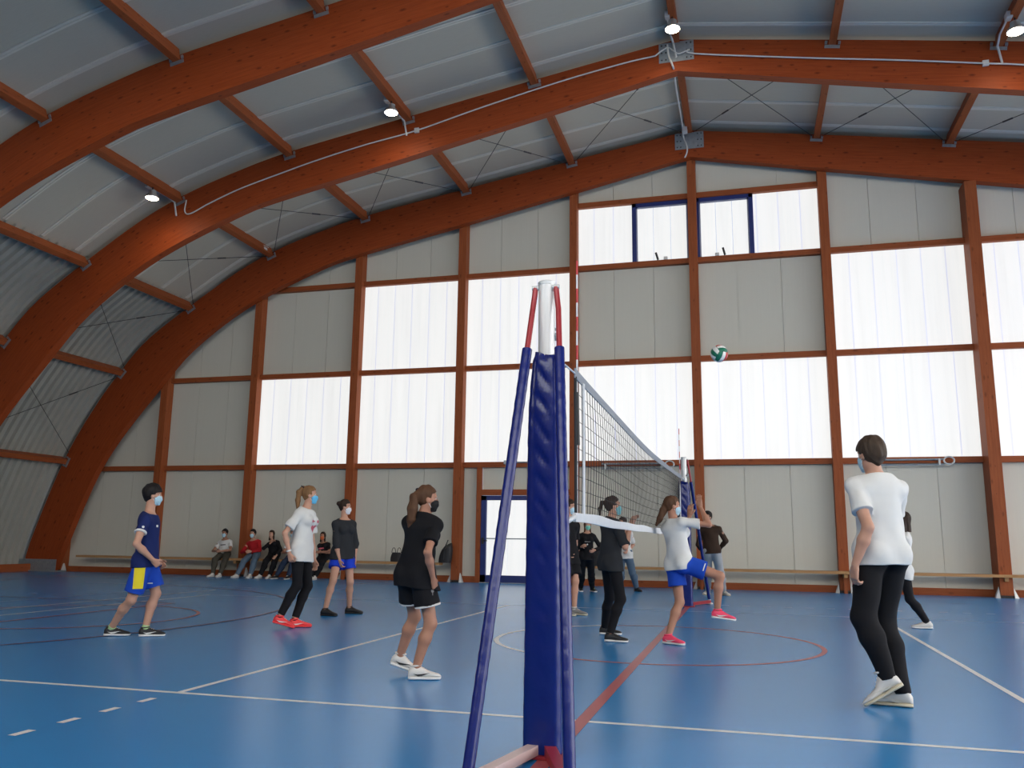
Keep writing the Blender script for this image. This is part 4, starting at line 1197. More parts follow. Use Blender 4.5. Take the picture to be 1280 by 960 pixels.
    # eyes and brows
    for sg in (-1, 1):
        c = hp_(0.0775, sg*0.032, 0.006); b = MB()
        b.lathe(c-HF*0.0, [(0.0115*hs*math.sin(math.pi*k/6), -0.0115*hs*math.cos(math.pi*k/6)) for k in range(7)], 10, ax=(HS, HU, HF))
        eo = b.build('eye', EYEW, body, smooth=True)
        b = MB(); b.lathe(c+HF*0.0085*hs, [(0.0062*hs, -0.002), (0.0062*hs, 0.002*hs), (0.003*hs, 0.0042*hs)], 10, ax=(HS, HU, HF)); b.build('iris', IRIS, body, smooth=True)
        b = MB(); b.tube([hp_(0.088, sg*0.014, 0.030), hp_(0.088, sg*0.032, 0.037), hp_(0.076, sg*0.05, 0.030)], [0.0035*hs, 0.004*hs, 0.0025*hs], 6); b.build('eyebrow', HAIR[hair], body, smooth=True)
    # ---- hair
    HM = HAIR[hair]
    hlo = np.array(Hc)-0.17; hhi = np.array(Hc)+0.17
    tp = []
    if tail:
        for q in tail: tp.append((P(*q[:3]), q[3]))
        A_ = np.array([t[0] for t in tp]); hlo = np.minimum(hlo, A_.min(0)-0.09); hhi = np.maximum(hhi, A_.max(0)+0.09)
    fh = Field(hlo, hhi, min(h, 0.007) if h < 0.009 else h)
    gr = 0.016 if hairstyle in ('short', 'mop') else 0.010
    if hairstyle == 'mop': gr = 0.022
    fh.ell(hp_(-0.014, 0, 0.040), Ax, ((0.098*hs+gr), (0.077*hs+gr*0.9), (0.095*hs+gr)), 0)
    if hairstyle in ('short', 'mop'): fh.cone(hp_(-0.06, 0, -0.005), hp_(-0.055, 0, -0.045), 0.055*hs, 0.045*hs, 0.03)
    if hairstyle in ('tail', 'bun'): fh.cone(hp_(-0.055, 0, 0.02), hp_(-0.045, 0, -0.03), 0.055*hs, 0.045*hs, 0.03)
    if hairstyle == 'long':
        for sg in (-1, 1):
            fh.cone(hp_(-0.02, sg*0.062, 0.02), hp_(-0.01, sg*0.075, -0.20), 0.035*hs, 0.028*hs, 0.03)
        fh.cone(hp_(-0.05, 0, 0.0), hp_(-0.055, 0, -0.20), 0.06*hs, 0.055*hs, 0.03)
    Hc_ = np.array(Hc)
    def facebox(X, Y, Zc):
        f_ = ((X-Hc_[0])*HF[0]+(Y-Hc_[1])*HF[1]+(Zc-Hc_[2])*HF[2])/hs
        s_ = ((X-Hc_[0])*HS[0]+(Y-Hc_[1])*HS[1]+(Zc-Hc_[2])*HS[2])/hs
        u_ = ((X-Hc_[0])*HU[0]+(Y-Hc_[1])*HU[1]+(Zc-Hc_[2])*HU[2])/hs
        lim = 0.072 if hairstyle != 'mop' else 0.052
        a = np.maximum(0.036-f_-0.25*np.abs(s_)*0, u_-lim+0.4*s_*s_/0.01*0.1)         # forehead/face
        b = np.maximum(-0.012-f_, u_-0.005)                               # below the temple, around the ear
        if hairstyle == 'long': b = np.maximum(b, np.abs(s_)-0.055)
        return np.minimum(a, b)*hs
    fh.carve(facebox)
    fh2 = fh
    if hairstyle == 'bun':
        c = tp[0][0] if tp else hp_(-0.11, 0, 0.07); fh.ell(c, Ax, (0.036, 0.036, 0.034), 0.012)
    elif tp:
        for i in range(len(tp)-1): fh.cone(tp[i][0], tp[i+1][0], tp[i][1], tp[i+1][1], 0.012)
    mv = fh.mesh(0.0032, 60, seed=3, stretch=(1, 1, 0.35))
    ho = np_mesh('hair', mv[0], mv[1], HM, root, org)
    if hairstyle in ('tail', 'bun') and tp:
        b = MB(); a0 = tp[0][0]; nx_ = tp[1][0] if len(tp) > 1 else hp_(-0.05, 0, 0.05); ax_ = nrm(nx_-a0); t1 = nrm(np.cross(ax_, Z+0.01)); t2 = np.cross(ax_, t1)
        R0 = tp[0][1]+0.004
        b.tube([a0+R0*(t1*math.cos(a)+t2*math.sin(a)) for a in np.linspace(0, 2*math.pi, 13)], 0.007, 6); b.build('hair_tie', cloth('hair tie', (0.02, 0.02, 0.03)), ho, smooth=True)
    # ---- mask
    if mask:
        fm_ = Field(np.array(Hc)-0.14, np.array(Hc)+0.14, 0.005 if h < 0.009 else 0.007)
        fm_.ell(hp_(0.026, 0, -0.045), Ax, (0.082*hs, 0.069*hs, 0.088*hs), 0.0); fm_.cone(hp_(0.088, 0, -0.022), hp_(0.092, 0, -0.055), 0.020*hs, 0.022*hs, 0.02)
        fm_.cone(hp_(0.068, 0, -0.108), hp_(0.045, 0, -0.10), 0.024*hs, 0.033*hs, 0.02)
        fm_.cut(hp_(0.030, 0, 0), -HF); fm_.cut(hp_(0.10, 0, -0.012), nrm(HU+HF*0.15)); fm_.cut(hp_(0.05, 0, -0.128), -HU)
        mv = fm_.mesh(0.0012, 120, 1); mo = np_mesh('face_mask', mv[0], mv[1], MASKM[mask], root, org)
        b = MB()
        for sg in (-1, 1):
            for du in (-0.03, -0.085):
                b.tube([hp_(0.034, sg*0.064, du), hp_(0.006, sg*0.080, (du-0.01)*0.45)], 0.0022, 5)
        b.build('ear_loop', cloth('ear loop', (0.7, 0.7, 0.7)), mo)
    # ---- top
    bvh = {}
    def keep(o, mv):
        bvh[o.name.split('.')[0]] = BVHTree.FromPolygons([tuple(p) for p in mv[0]], [tuple(int(i) for i in q) for q in mv[1]])
    if top:
        ft = Field(lo, hi, h); g = 0.014 if top != 'coat' else 0.02
        lz = loose
        hc = Pc-U*hem*m_
        torso_prims(ft, g+0.004*lz)
        # hanging cloth, closed at the hem by a plane
        dp = 0.72 if not female else 0.74
        ft.cone(lerp(Pc, Nb, 0.74), Pc-U*(hem+0.05)*m_, (0.136+0.006*lz)*m_*(0.94 if female else 1), (0.146+0.022*lz)*m_*(0.97 if female else 1), 0.03, (F, dp+0.03))
        ft.cone(lerp(Pc, Nb, 0.66)+F*0.01, Pc-U*hem*m_-F*0.0, 0.122*m_, 0.13*m_, 0.03, (F, 0.84))
        for S2 in ('R', 'L'):
            hj, kn = legs[S2][0], legs[S2][1]
            if bottom and planeY is None and nrm(kn-hj)[2] < -0.8: ft.cone(hj, lerp(hj, kn, 0.6), 0.110*m_, (0.112+0.012*loose)*m_ if bottom == 'shorts' else 0.09*m_, 0.035)
        ft.cut(hc, -U)
        nk = Nb+U*0.012; ft.cut(nk, nrm(U+F*0.35))
        for S_ in ('R', 'L'):
            a, e, w_, hd, A = arms[S_]
            if sleeve <= 1.0:
                end = lerp(a, e, sleeve); dr = nrm(e-a)
                ft.cone(lerp(a, e, -0.02), end+dr*0.06, (0.045+0.002*lz)*m_, (0.056+0.012*lz)*m_*(0.9 if female else 1), 0.03, cuts=[(end, dr)])
            else:
                t_ = sleeve-1; end = lerp(e, w_, t_); dr = nrm(w_-e)
                ft.cone(a, e, 0.052*m_, 0.054*m_, 0.03); ft.cone(e, end+dr*0.05, 0.051*m_, 0.040*m_, 0.02, cuts=[(end, dr)])
        mv = ft.mesh(0.0035*(0.7+0.5*lz), 17, seed=int(base[0]) % 17, stretch=(1, 1, 0.75))
        nm = {'tee': 'tee_shirt', 'sweater': 'sweater', 'jacket': 'jacket'}[top]
        to = np_mesh(nm, mv[0], mv[1], topm, root, org); keep(to, mv)
        # neck rib
        b = MB(); c0 = Nb+U*0.004; RR = 0.066*m_
        a1 = Rt; a2 = nrm(F-U*0.30)
        b.tube([c0+RR*(a1*math.cos(t)+a2*0.95*math.sin(t))-F*0.004 for t in np.linspace(0, 2*math.pi, 25)], 0.0075, 6); b.build('collar', topm, to, smooth=True)
        root_top = to
    # ---- bottom
    if bottom:
        fp = Field(lo, hi, h)
        hips = [(hp['R'], 'R'), (hp['L'], 'L')]
        tight = bottom == 'leggings'
        g = 0.005 if tight else 0.012
        wc = Pc+U*0.13*m_
        fp.cone(hp['R']+U*0.03, hp['L']+U*0.03, 0.089*m_+g, 0.089*m_+g, 0.03, (F, 0.94))
        for S2 in ('R', 'L'):
            fp.ell(hp[S2]-F*0.035*m_-U*0.01, (F, Rt, U), (0.087*m_+g, 0.08*m_+g, 0.097*m_+g), 0.03)
        fp.cone(Pc+U*0.06*m_, Pc+U*0.14*m_, 0.130*m_+g*0.6, 0.126*m_+g*0.5, 0.03, (F, 0.74), cuts=[(wc, U)])
        for S_ in ('R', 'L'):
            hj, kn, an_ = legs[S_]; bk = nrm(-F+nrm(an_-kn)*np.dot(F, nrm(an_-kn)))
            if bottom == 'shorts':
                dr = nrm(kn-hj); end = lerp(hj, kn, shortlen)
                fp.cone(hj, end+dr*0.08, 0.094*m_+g*0.5, (0.096+0.012*loose)*m_, 0.035, cuts=[(end, dr)])
            else:
                gg = 0.007 if tight else 0.027
                fp.cone(hj, kn, 0.084*m_+gg*0.7, 0.053*m_+gg, 0.035)
                end = lerp(kn, an_, 1-leg_bare) ; dr = nrm(an_-kn)
                fp.cone(kn, lerp(kn, an_, 0.32)+bk*0.012, 0.052*m_+gg, 0.054*m_+gg, 0.03)
                ra = 0.036*m_+gg*(0.55 if not tight else 0.7) if bottom != 'wide' else 0.062*m_
                fp.cone(lerp(kn, an_, 0.32)+bk*0.012, an_+dr*0.03, 0.053*m_+gg, ra+0.002, 0.03, cuts=[(end, dr)])
        mv = fp.mesh(0.0008 if tight else 0.0045, 24 if tight else 15, seed=int(base[1]) % 13, stretch=(1, 1, 0.6))
        po = np_mesh({'shorts': 'shorts', 'leggings': 'leggings', 'trousers': 'trousers', 'wide': 'trousers'}[bottom], mv[0], mv[1], botm, root, org); keep(po, mv)
    # ---- shoes and socks
    um, sm, sw_, acc, high = shoes
    for S_ in ('R', 'L'):
        hl, fd_, zz, Ls = feet[S_]
        shoe_mesh(hl, fd_, zz, Ls, 0.058*H, high, um, sm, root, org, swoosh=sw_, accent=acc)
        if sock is not None:
            hj, kn, an_ = legs[S_]; b = MB(); dr = nrm(kn-an_)
            b.tube([an_-dr*0.01, an_+dr*0.03, an_+dr*sock[1]], [0.040*m_, 0.041*m_, 0.043*m_], 14); b.build('sock', sock[0], root, smooth=True)
    ctx = dict(P=P, F=F, Rt=Rt, U=U, r=r, v=v, Nb=Nb, Pc=Pc, Hc=Hc, arms=arms, legs=legs, bvh=bvh, root=root, org=org, m_=m_, D=D, hp_=hp_, hpj=hp, sh=sh, feet=feet)
    if extras: extras(ctx)
    _FIG.append((label, H, round(float(np.linalg.norm(Nb-Pc)), 2), [round(float(np.linalg.norm(a[1]-a[2])+np.linalg.norm(a[0]-a[1])), 2) for a in arms.values()], [round(float(np.linalg.norm(a[0]-a[1])+np.linalg.norm(a[2]-a[1])), 2) for a in legs.values()], [round(float(k[1][2]), 2) for k in legs.values()], round(float(Pc[2]), 2), round(float(Nb[2]), 2)))
    return root
def A_dir(A, r, v, F, Z):
    t = A.get('thumb')
    return F if t is None else r*t[0]+v*t[1]+Z*t[2]
def find_child(root, nm):
    for c in root.children:
        if c.name.split('.')[0] == nm: return c
# ================================================================= PEOPLE
C = cloth
NAVY = C('navy', (0.010, 0.020, 0.105)); RBLUE = C('royal blue', (0.010, 0.060, 0.42)); WHITE = C('white', (0.66, 0.66, 0.64)); YEL = C('yellow', (0.78, 0.62, 0.03))
BLK = C('black', (0.006, 0.006, 0.008)); CHAR = C('charcoal', (0.022, 0.024, 0.028)); ELBLUE = C('bright blue', (0.010, 0.045, 0.50)); RED = C('red', (0.42, 0.015, 0.02))
OLV = C('olive', (0.060, 0.055, 0.042)); JEAN = C('faded jeans', (0.10, 0.15, 0.21)); JEAND = C('dark jeans', (0.020, 0.034, 0.070)); BRN = C('brown wool', (0.040, 0.022, 0.014)); GRY = C('pale grey', (0.36, 0.37, 0.38))
PINK = C('pink', (0.75, 0.10, 0.16)); PINKPR = C('pink print', (0.55, 0.12, 0.16)); LIME = C('lime', (0.30, 0.62, 0.12)); OFFW = C('off white', (0.60, 0.58, 0.52)); GREYPR = C('grey print', (0.20, 0.20, 0.2))
S_BLK = mat('shoe black', (0.012, 0.012, 0.013), 0.6, noise=0.15, bump=0.1, bscale=150); S_WHT = mat('shoe white', (0.66, 0.64, 0.60), 0.5, noise=0.06); S_CORAL = mat('shoe coral', (0.85, 0.055, 0.06), 0.5, noise=0.08)
S_SOLE = mat('sole white', (0.70, 0.70, 0.68), 0.6, noise=0.05); S_CREAM = mat('sole cream', (0.58, 0.52, 0.38), 0.6, noise=0.08); S_PINK = mat('shoe pink', (0.85, 0.06, 0.14), 0.5, noise=0.08); S_GREY = mat('shoe grey', (0.20, 0.20, 0.19), 0.6, noise=0.1)

def circ(cx, cy, r, n=12): return [(cx+r*math.cos(2*math.pi*k/n), cy+r*math.sin(2*math.pi*k/n)) for k in range(n)]
def rect(x0, x1, y0, y1, n=4):
    p = []
    for a, b_ in (((x0, y0), (x1, y0)), ((x1, y0), (x1, y1)), ((x1, y1), (x0, y1)), ((x0, y1), (x0, y0))):
        p += [(a[0]+(b_[0]-a[0])*k/n, a[1]+(b_[1]-a[1])*k/n) for k in range(n)]
    return p
def heart(cx, cy, s, n=22):
    o = []
    for k in range(n):
        t = 2*math.pi*k/n; o.append((cx+s*16*math.sin(t)**3/17, cy+s*(13*math.cos(t)-5*math.cos(2*t)-2*math.cos(3*t)-math.cos(4*t))/17))
    return o
def on_front(ctx, polys, hgt, name, m, cloth_='tee_shirt', side=0.0, F=None, lift=0.004):
    """project outlines onto the front of a garment (hgt = fraction pelvis->neck)"""
    par = find_child(ctx['root'], cloth_)
    F = ctx['F'] if F is None else F; U = ctx['U']; ex = np.cross(U, F); ex = nrm(ex)
    O = lerp(ctx['Pc'], ctx['Nb'], hgt)+F*0.30+ex*side
    return decal(polys, O+0*F, ex, U, -F, ctx['bvh'][cloth_], name, m, par, None, lift=lift)

# ---- boy in navy tee, far left
def ex_boy(c):
    tee = find_child(c['root'], 'tee_shirt'); sh_ = find_child(c['root'], 'shorts')
    Fd = nrm(-c['v']+c['r']*0.12); ex = nrm(np.cross(Fd, np.array([0, 0, 1.])))*-1
    hp3 = c['hpj']['R']
    decal([rect(-0.085, 0.025, -0.345, -0.085)], hp3+Fd*0.30+np.array([0, 0, 0.02])-c['r']*0.02, nrm(np.cross(np.array([0, 0, 1.]), Fd)), np.array([0, 0, 1.]), -Fd, c['bvh']['shorts'], 'side_stripe', YEL, sh_, None)
    a, e, w_, _, _ = c['arms']['R']; q = lerp(a, e, 0.50); q2 = lerp(a, e, 0.54)
    b = MB(); d = nrm(e-a); b.tube([q-d*0.006, q, q2, q2+d*0.006], [0.063, 0.067, 0.067, 0.062], 20); b.build('sleeve_cuff', WHITE, tee, smooth=True)
    decal([circ(0, 0, 0.014)], lerp(a, e, 0.30)+Fd*0.3, nrm(np.cross(np.array([0, 0, 1.]), Fd)), np.array([0, 0, 1.]), -Fd, c['bvh']['tee_shirt'], 'round_badge', WHITE, tee, None)
    decal([rect(-0.028, 0.028, -0.006, 0.006)], hp3+Fd*0.3+c['r']*0.085-np.array([0, 0, 0.27]), nrm(np.cross(np.array([0, 0, 1.]), Fd)), np.array([0, 0, 1.]), -Fd, c['bvh']['shorts'], 'small_logo', WHITE, sh_, None)
    on_front(c, [rect(-0.085, -0.05, -0.012, 0.012)], 0.72, 'chest_logo', WHITE)
person('person in navy tee and blue shorts with yellow side panels, leftmost player', H=1.74, base=(170, 797), head=(191.5, 619), neck=(186.5, 642, 0), pelvis=(182.5, 709, 0),
       face=(1, -0.12), torso=(0.97, -0.22), armR=dict(e=(180, 678, -0.25), w=(191, 700, -0.24), curl=1.0), armL=dict(e=(184, 680, 0.3), w=(198, 700, 0.22)),
       legR=dict(heel=(130, 795), dir=(1, -0.25), knee=(172, 745, -0.1)), legL=dict(heel=(173, 796), dir=(1, -0.05), knee=(202, 741, 0.1)),
       skin='fair', hair='black', hairstyle='mop', mask='blue', topm=NAVY, sleeve=0.52, hem=0.005, bottom='shorts', botm=RBLUE, shortlen=0.80, loose=1.4,
       shoes=(S_BLK, S_SOLE, S_SOLE, S_SOLE, 0.0), sock=(C('lime sock', (0.42, 0.60, 0.30)), 0.05), h=0.0065, extras=ex_boy)
# ---- girl, white tee with heart, coral shoes
def ex_heart(c):
    on_front(c, [heart(0.02, 0, 0.062)], 0.52, 'heart_print', PINKPR)
    on_front(c, [[(p[0]*0.92, p[1]) for p in circ(-0.055, 0, 0.020)], rect(-0.022, 0.012, -0.008, 0.008), [(p[0], p[1]) for p in circ(0.055, 0.0, 0.020)]], 0.70, 'lettering', PINKPR)
    par = find_child(c['root'], 'body'); a, e, w_, _, _ = c['arms']['R']; d = nrm(w_-e)
    b = MB(); b.tube([lerp(e, w_, 0.86)-d*0.01, lerp(e, w_, 0.86)+d*0.01], 0.032, 14); b.build('wristband', WHITE, c['root'], smooth=True)
person('person in white tee with pink heart print, black leggings and coral shoes', H=1.76, base=(362, 784), head=(387.5, 619, 0), neck=(382.5, 636, 0), pelvis=(375, 700, 0),
       face=(1, -0.1), lookup=0.05, torso=(0.86, -0.5), armR=dict(e=(357, 676, -0.22), w=(362, 692, -0.22), curl=0.9), armL=dict(e=(385, 680, 0.3), w=(393, 700, 0.15)),
       legR=dict(heel=(341, 775, -0.10), lift=0.05, dir=(1, -0.2), pitch=14, knee=(380, 737, -0.1)), legL=dict(heel=(361, 784), dir=(1, -0.1), knee=(390, 733, 0.1)),
       skin='fair', hair='blond', hairstyle='tail', tail=[(379, 609, 0, 0.024), (374, 615, 0, 0.036), (372.5, 625, 0, 0.034), (372, 635, 0, 0.018)], mask='azure',
       topm=WHITE, sleeve=0.72, hem=0.03, loose=2.0, bottom='leggings', botm=BLK, leg_bare=0.10, female=True, shoes=(S_CORAL, S_CORAL, S_SOLE, S_SOLE, 0.0), sock=(BLK, 0.02), h=0.0065, extras=ex_heart)
# ---- girl, dark sweater, blue shorts, bun
person('person with hair bun in charcoal sweater and blue shorts between posts', H=1.68, base=(425, 768), head=(431.5, 634, 0), neck=(430.5, 649.5, 0), pelvis=(428.5, 701, 0),
       face=(0.97, -0.25), torso=(0.5, -0.86), armR=dict(e=(415, 681, -0.12), w=(424.5, 700, -0.2), curl=0.6), armL=dict(e=(445, 678, 0.1), w=(443.5, 700, 0.02)),
       legR=dict(heel=(401.5, 769.5), dir=(0.75, -0.5), knee=(417, 732, -0.4)), legL=dict(heel=(431.5, 767), dir=(0.95, -0.3), knee=(441, 732, -0.2)),
       skin='fair', hair='dark', hairstyle='bun', tail=[(423.5, 629.5, 0, 0.03)], mask='white', top='sweater', topm=CHAR, sleeve=1.35, hem=-0.015, loose=1.2, bottom='shorts', botm=ELBLUE, shortlen=0.56,
       female=True, shoes=(S_BLK, S_BLK, None, S_BLK, 0.0), h=0.0068)
# ---- girl, black tee, long ponytail, nearest on the left side
def ex_pony(c):
    sh_ = find_child(c['root'], 'shorts')
    for S_ in ('R', 'L'):
        hj, kn, an_ = c['legs'][S_]; dr = nrm(kn-hj); q = lerp(hj, kn, 0.625)
        b = MB(); b.tube([q-dr*0.014, q-dr*0.008, q+dr*0.006, q+dr*0.010], [0.096, 0.1075, 0.1075, 0.09], 26); b.build('hem_band', WHITE, sh_, smooth=True)
    Fd = nrm(-c['v']+c['r']*0.4); ex = nrm(np.cross(np.array([0, 0, 1.]), Fd))
    decal([circ(0, 0, 0.014), rect(-0.004, 0.004, -0.035, -0.012)], c['hpj']['R']+Fd*0.3+ex*0.045-np.array([0, 0, 0.12]), ex, np.array([0, 0, 1.]), -Fd, c['bvh']['shorts'], 'small_logo', GREYPR, sh_, None)
person('person with long brown ponytail in black tee, black shorts and white shoes', H=1.66, base=(523, 849), head=(534.5, 624, 0), neck=(529, 645, 0), pelvis=(518, 727, 0),
       face=(1, 0.08), torso=(0.62, 0.78), armR=dict(e=(539, 697, -0.2), w=(541.5, 723, -0.16), curl=0.5), armL=dict(e=(530, 690, 0.35), w=(530, 722, 0.2)),
       legR=dict(heel=(510, 849.5), dir=(1, -0.02), knee=(540, 766, -0.05)), legL=dict(heel=(487.5, 828, 0.28), lift=0.075, dir=(1, -0.15), pitch=17, knee=(535, 775, 0.2)),
       skin='tan', hair='brown', hairstyle='tail', tail=[(524, 614, 0, 0.026), (518.5, 621, -0.03, 0.038), (515.5, 636, -0.05, 0.042), (514, 650, -0.05, 0.036), (512, 661, -0.04, 0.014)], mask='black',
       topm=BLK, sleeve=0.66, hem=0.055, loose=2.0, bottom='shorts', botm=BLK, shortlen=0.61, female=True, shoes=(S_WHT, S_SOLE, S_BLK, S_WHT, 0.01), h=0.006, extras=ex_pony)
# ---- woman in charcoal tee behind the net
person('person in charcoal tee and black leggings with hands raised behind the net', H=1.68, base=(765, 801), head=(766.5, 632.5, 0), neck=(764, 648.5, 0), pelvis=(763, 709, 0),
       face=(1, 0.12), lookup=0.12, torso=(0.9, 0.42), armR=dict(e=(779, 679, -0.22), w=(788, 659, -0.16), d=(0.25, 0, 1), curl=0.35, thumb=(-1, 0, 0.3), palm=(0.8, 0.6)), armL=dict(e=(785, 680, 0.25), w=(790, 657, 0.2), d=(0.4, 0, 1), curl=0.3, thumb=(-1, 0, .2), palm=(0.8, -0.4)),
       legR=dict(heel=(756, 802), dir=(1, -0.2), knee=(790, 750, -0.1)), legL=dict(heel=(749.5, 793), dir=(1, -0.1), knee=(790, 748, 0.2)),
       skin='fair', hair='dark', hairstyle='tail', tail=[(758, 627, 0, 0.020), (752.5, 628, 0, 0.022), (750, 636, 0, 0.022), (749.5, 645, 0, 0.012)], mask='teal',
       topm=CHAR, sleeve=0.92, hem=0.05, loose=1.8, bottom='leggings', botm=BLK, leg_bare=0.06, female=True, shoes=(S_BLK, S_SOLE, None, S_GREY, 0.0), h=0.0065)
# ---- girl raising her knee
def ex_knee(c):
    sh_ = find_child(c['root'], 'shorts')
    Fd = nrm(-c['v']*1.0+np.array([0, 0, 0.5])); ex = c['r']; ey = nrm(np.cross(Fd, ex))
    hj, kn, an_ = c['legs']['R']; q = lerp(hj, kn, 0.60)
    decal([[(p[0]+0.35*p[1], p[1]) for p in rect(-0.006+dx, 0.006+dx, -0.045, 0.045)] for dx in (-0.018, 0.018)], q+Fd*0.3, ex, ey, -Fd, c['bvh']['shorts'], 'stripe_print', WHITE, sh_, None)
person('person in white tee and blue shorts raising one knee, arms up at the net', H=1.68, base=(838, 804), head=(840.5, 632.5, 0), neck=(842, 651, 0), pelvis=(850, 709, 0),
       face=(1, 0.25), torso=(0.72, 0.7), armR=dict(e=(890, 652, -0.12), w=(875.5, 634, -0.02), d=(-0.15, 0.1, 1), curl=0.2, thumb=(-1, 0.2, 0), palm=(0.5, 0.8), s=(853, 652.5, -0.13)), armL=dict(e=(866, 660, 0.4), w=(862, 645, 0.32), d=(0.1, 0, 1), curl=0.25, thumb=(1, 0.2, 0), palm=(0.4, 0.9)),
       legR=dict(heel=(889, 766, 0.0), air=1, lift=0.29, dir=(1, 0.0), pitch=6, knee=(925, 690, -0.05), fw=0), legL=dict(heel=(829.5, 804.5), dir=(0.85, -0.5), knee=(860, 757, 0.05)),
       skin='tan', hair='brown', hairstyle='tail', tail=[(833, 628, 0, 0.034), (829, 638, -0.02, 0.042), (825, 648, -0.03, 0.036), (821, 656, -0.02, 0.016)], mask='blue',
       topm=WHITE, sleeve=0.66, hem=0.03, loose=1.6, bottom='shorts', botm=RBLUE, shortlen=0.58, female=True, shoes=(S_PINK, S_SOLE, S_WHT, S_PINK, 0.0), h=0.006, extras=ex_knee)

# ---- tall boy on the right
def ex_tall(c):
    po = find_child(c['root'], 'trousers')
    Fd = nrm(-c['v']-c['r']*0.35); ex = nrm(np.cross(np.array([0, 0, 1.]), Fd))
    decal([[(-0.03, -0.03), (-0.01, -0.01), (0.03, 0.035), (0.035, 0.0), (0.01, -0.025), (-0.02, -0.05)]], on(1072, 722, 1, c['Pc'][1])*0+c['P'](1071, 722, -0.10)+Fd*0.35, ex, np.array([0, 0, 1.]), -Fd, c['bvh']['trousers'], 'pink_pocket_tab', PINK, po, None)
    for S_ in ('L', 'R'):
        hj, kn, an_ = c['legs'][S_]
person('tall person in white tee and black trousers walking away on the right', H=1.90, base=(1122, 884), head=(1088, 569, 0), neck=(1095, 597, 0), pelvis=(1103, 706, 0),
       face=(-0.72, 0.70), torso=(-0.62, 0.78), armL=dict(e=(1079, 668, -0.25), w=(1069, 706, -0.25), curl=0.55, d=(-0.12, 0.05, -1)), armR=dict(e=(1114, 668, 0.36), w=(1098, 700, 0.40)),
       legL=dict(heel=(1130, 860, -0.12), lift=0.115, dir=(-1, 0.0), pitch=33, knee=(1040, 769, -0.15)), legR=dict(heel=(1142, 884.5), dir=(-1, 0.05), knee=(1080, 775, 0.25)),
       skin='fair', hair='ash', hairstyle='mop', mask='blue', topm=WHITE, sleeve=0.62, hem=0.005, loose=1.9, bottom='trousers', botm=BLK, leg_bare=0.02,
       shoes=(S_WHT, S_CREAM, OFFW, S_WHT, 0.05), sock=(WHITE, 0.07), h=0.0058, extras=ex_tall)
# ---- player half hidden behind the tall boy
person('person in white tee and black leggings striding behind the tall boy', H=1.66, base=(1124, 785), head=(1129, 650, 0), neck=(1129, 667, 0), pelvis=(1127, 716, 0),
       face=(-1, 0.1), torso=(-0.9, -0.2), armL=dict(e=(1128, 690, -0.12), w=(1118, 703, -0.2)), armR=dict(e=(1124, 690, 0.25), w=(1112, 697, 0.2)),
       legL=dict(heel=(1166, 786.5), dir=(-1, -0.15), knee=(1130, 745, -0.1)), legR=dict(heel=(1101, 779), dir=(-1, -0.1), knee=(1090, 745, 0.1)),
       skin='fair', hair='dark', hairstyle='long', mask='blue', topm=WHITE, sleeve=0.7, hem=0.09, loose=1.8, bottom='leggings', botm=BLK, leg_bare=0.05, female=True, shoes=(S_WHT, S_SOLE, None, S_WHT, 0.0), h=0.0078)
# ---- player behind the near post
person('person in black tee and black shorts mostly hidden behind the near post', H=1.76, base=(715, 768), head=(712, 634, 0), neck=(709, 651, 0), pelvis=(709, 702, 0),
       face=(1, -0.3), torso=(0.6, -0.75), armR=dict(e=(702, 680, -0.2), w=(704, 700, -0.2)), armL=dict(e=(719, 676, 0.15), w=(717, 693, 0.0)),
       legR=dict(heel=(700, 769), dir=(0.8, -0.5), knee=(710, 735, -0.3)), legL=dict(heel=(713, 768.5), dir=(0.95, -0.4), knee=(722, 733, -0.2)),
       skin='fair', hair='dark', hairstyle='short', mask='blue', topm=BLK, sleeve=0.7, hem=0.05, loose=1.6, bottom='shorts', botm=BLK, shortlen=0.8, shoes=(S_GREY, S_CREAM, None, S_WHT, 0.0), sock=(WHITE, 0.05), h=0.008)
# ---- onlookers standing by the wall
def ex_black(c):
    on_front(c, [rect(-0.06, 0.06, -0.010, 0.010)], 0.62, 'lettering', GREYPR, 'sweater'); on_front(c, [circ(0, 0, 0.016)], 0.50, 'pendant', WHITE, 'sweater')
person('person in black sweater and green mask standing by the bench', H=1.62, base=(732, 743), head=(734.5, 656.5, 0), neck=(734, 666.5, 0), pelvis=(733, 697.5, 0),
       face=(0.25, -1), torso=(0.1, -1), armR=dict(e=(721.5, 681, 0), w=(727.5, 683, -0.25)), armL=dict(e=(747, 679, 0.05), w=(743, 688, -0.1)),
       legR=dict(heel=(725.5, 739), dir=(0.1, -1), knee=(726.5, 717, -0.5)), legL=dict(heel=(739, 739.5), dir=(0.4, -0.9), knee=(738.5, 717, -0.5)),
       skin='fair', hair='brown', hairstyle='long', mask='green', top='sweater', topm=BLK, sleeve=1.85, hem=0.05, loose=0.9, bottom='trousers', botm=BLK, leg_bare=0.04, female=True, shoes=(S_BLK, S_SOLE, None, LIME, 0.0), h=0.009, fingers=False, extras=ex_black)
person('person in white tee and faded jeans behind the girl in charcoal tee', H=1.66, base=(791, 741), head=(778, 653, 0), neck=(779, 664, 0), pelvis=(781, 697, 0),
       face=(-0.7, -0.7), torso=(-0.4, -0.9), armR=dict(e=(772, 680, 0), w=(774, 692, -0.2)), armL=dict(e=(789, 679, 0), w=(785, 688, -0.1)),
       legR=dict(heel=(776, 739), dir=(-0.2, -1), knee=(777, 718, -0.4)), legL=dict(heel=(794, 739), dir=(0.5, -0.85), knee=(788, 717, -0.4)),
       skin='fair', hair='dark', hairstyle='short', mask='black', topm=WHITE, sleeve=0.8, hem=0.04, loose=1.2, bottom='trousers', botm=JEAN, leg_bare=0.04, shoes=(S_BLK, S_BLK, None, S_BLK, 0.0), h=0.009, fingers=False)
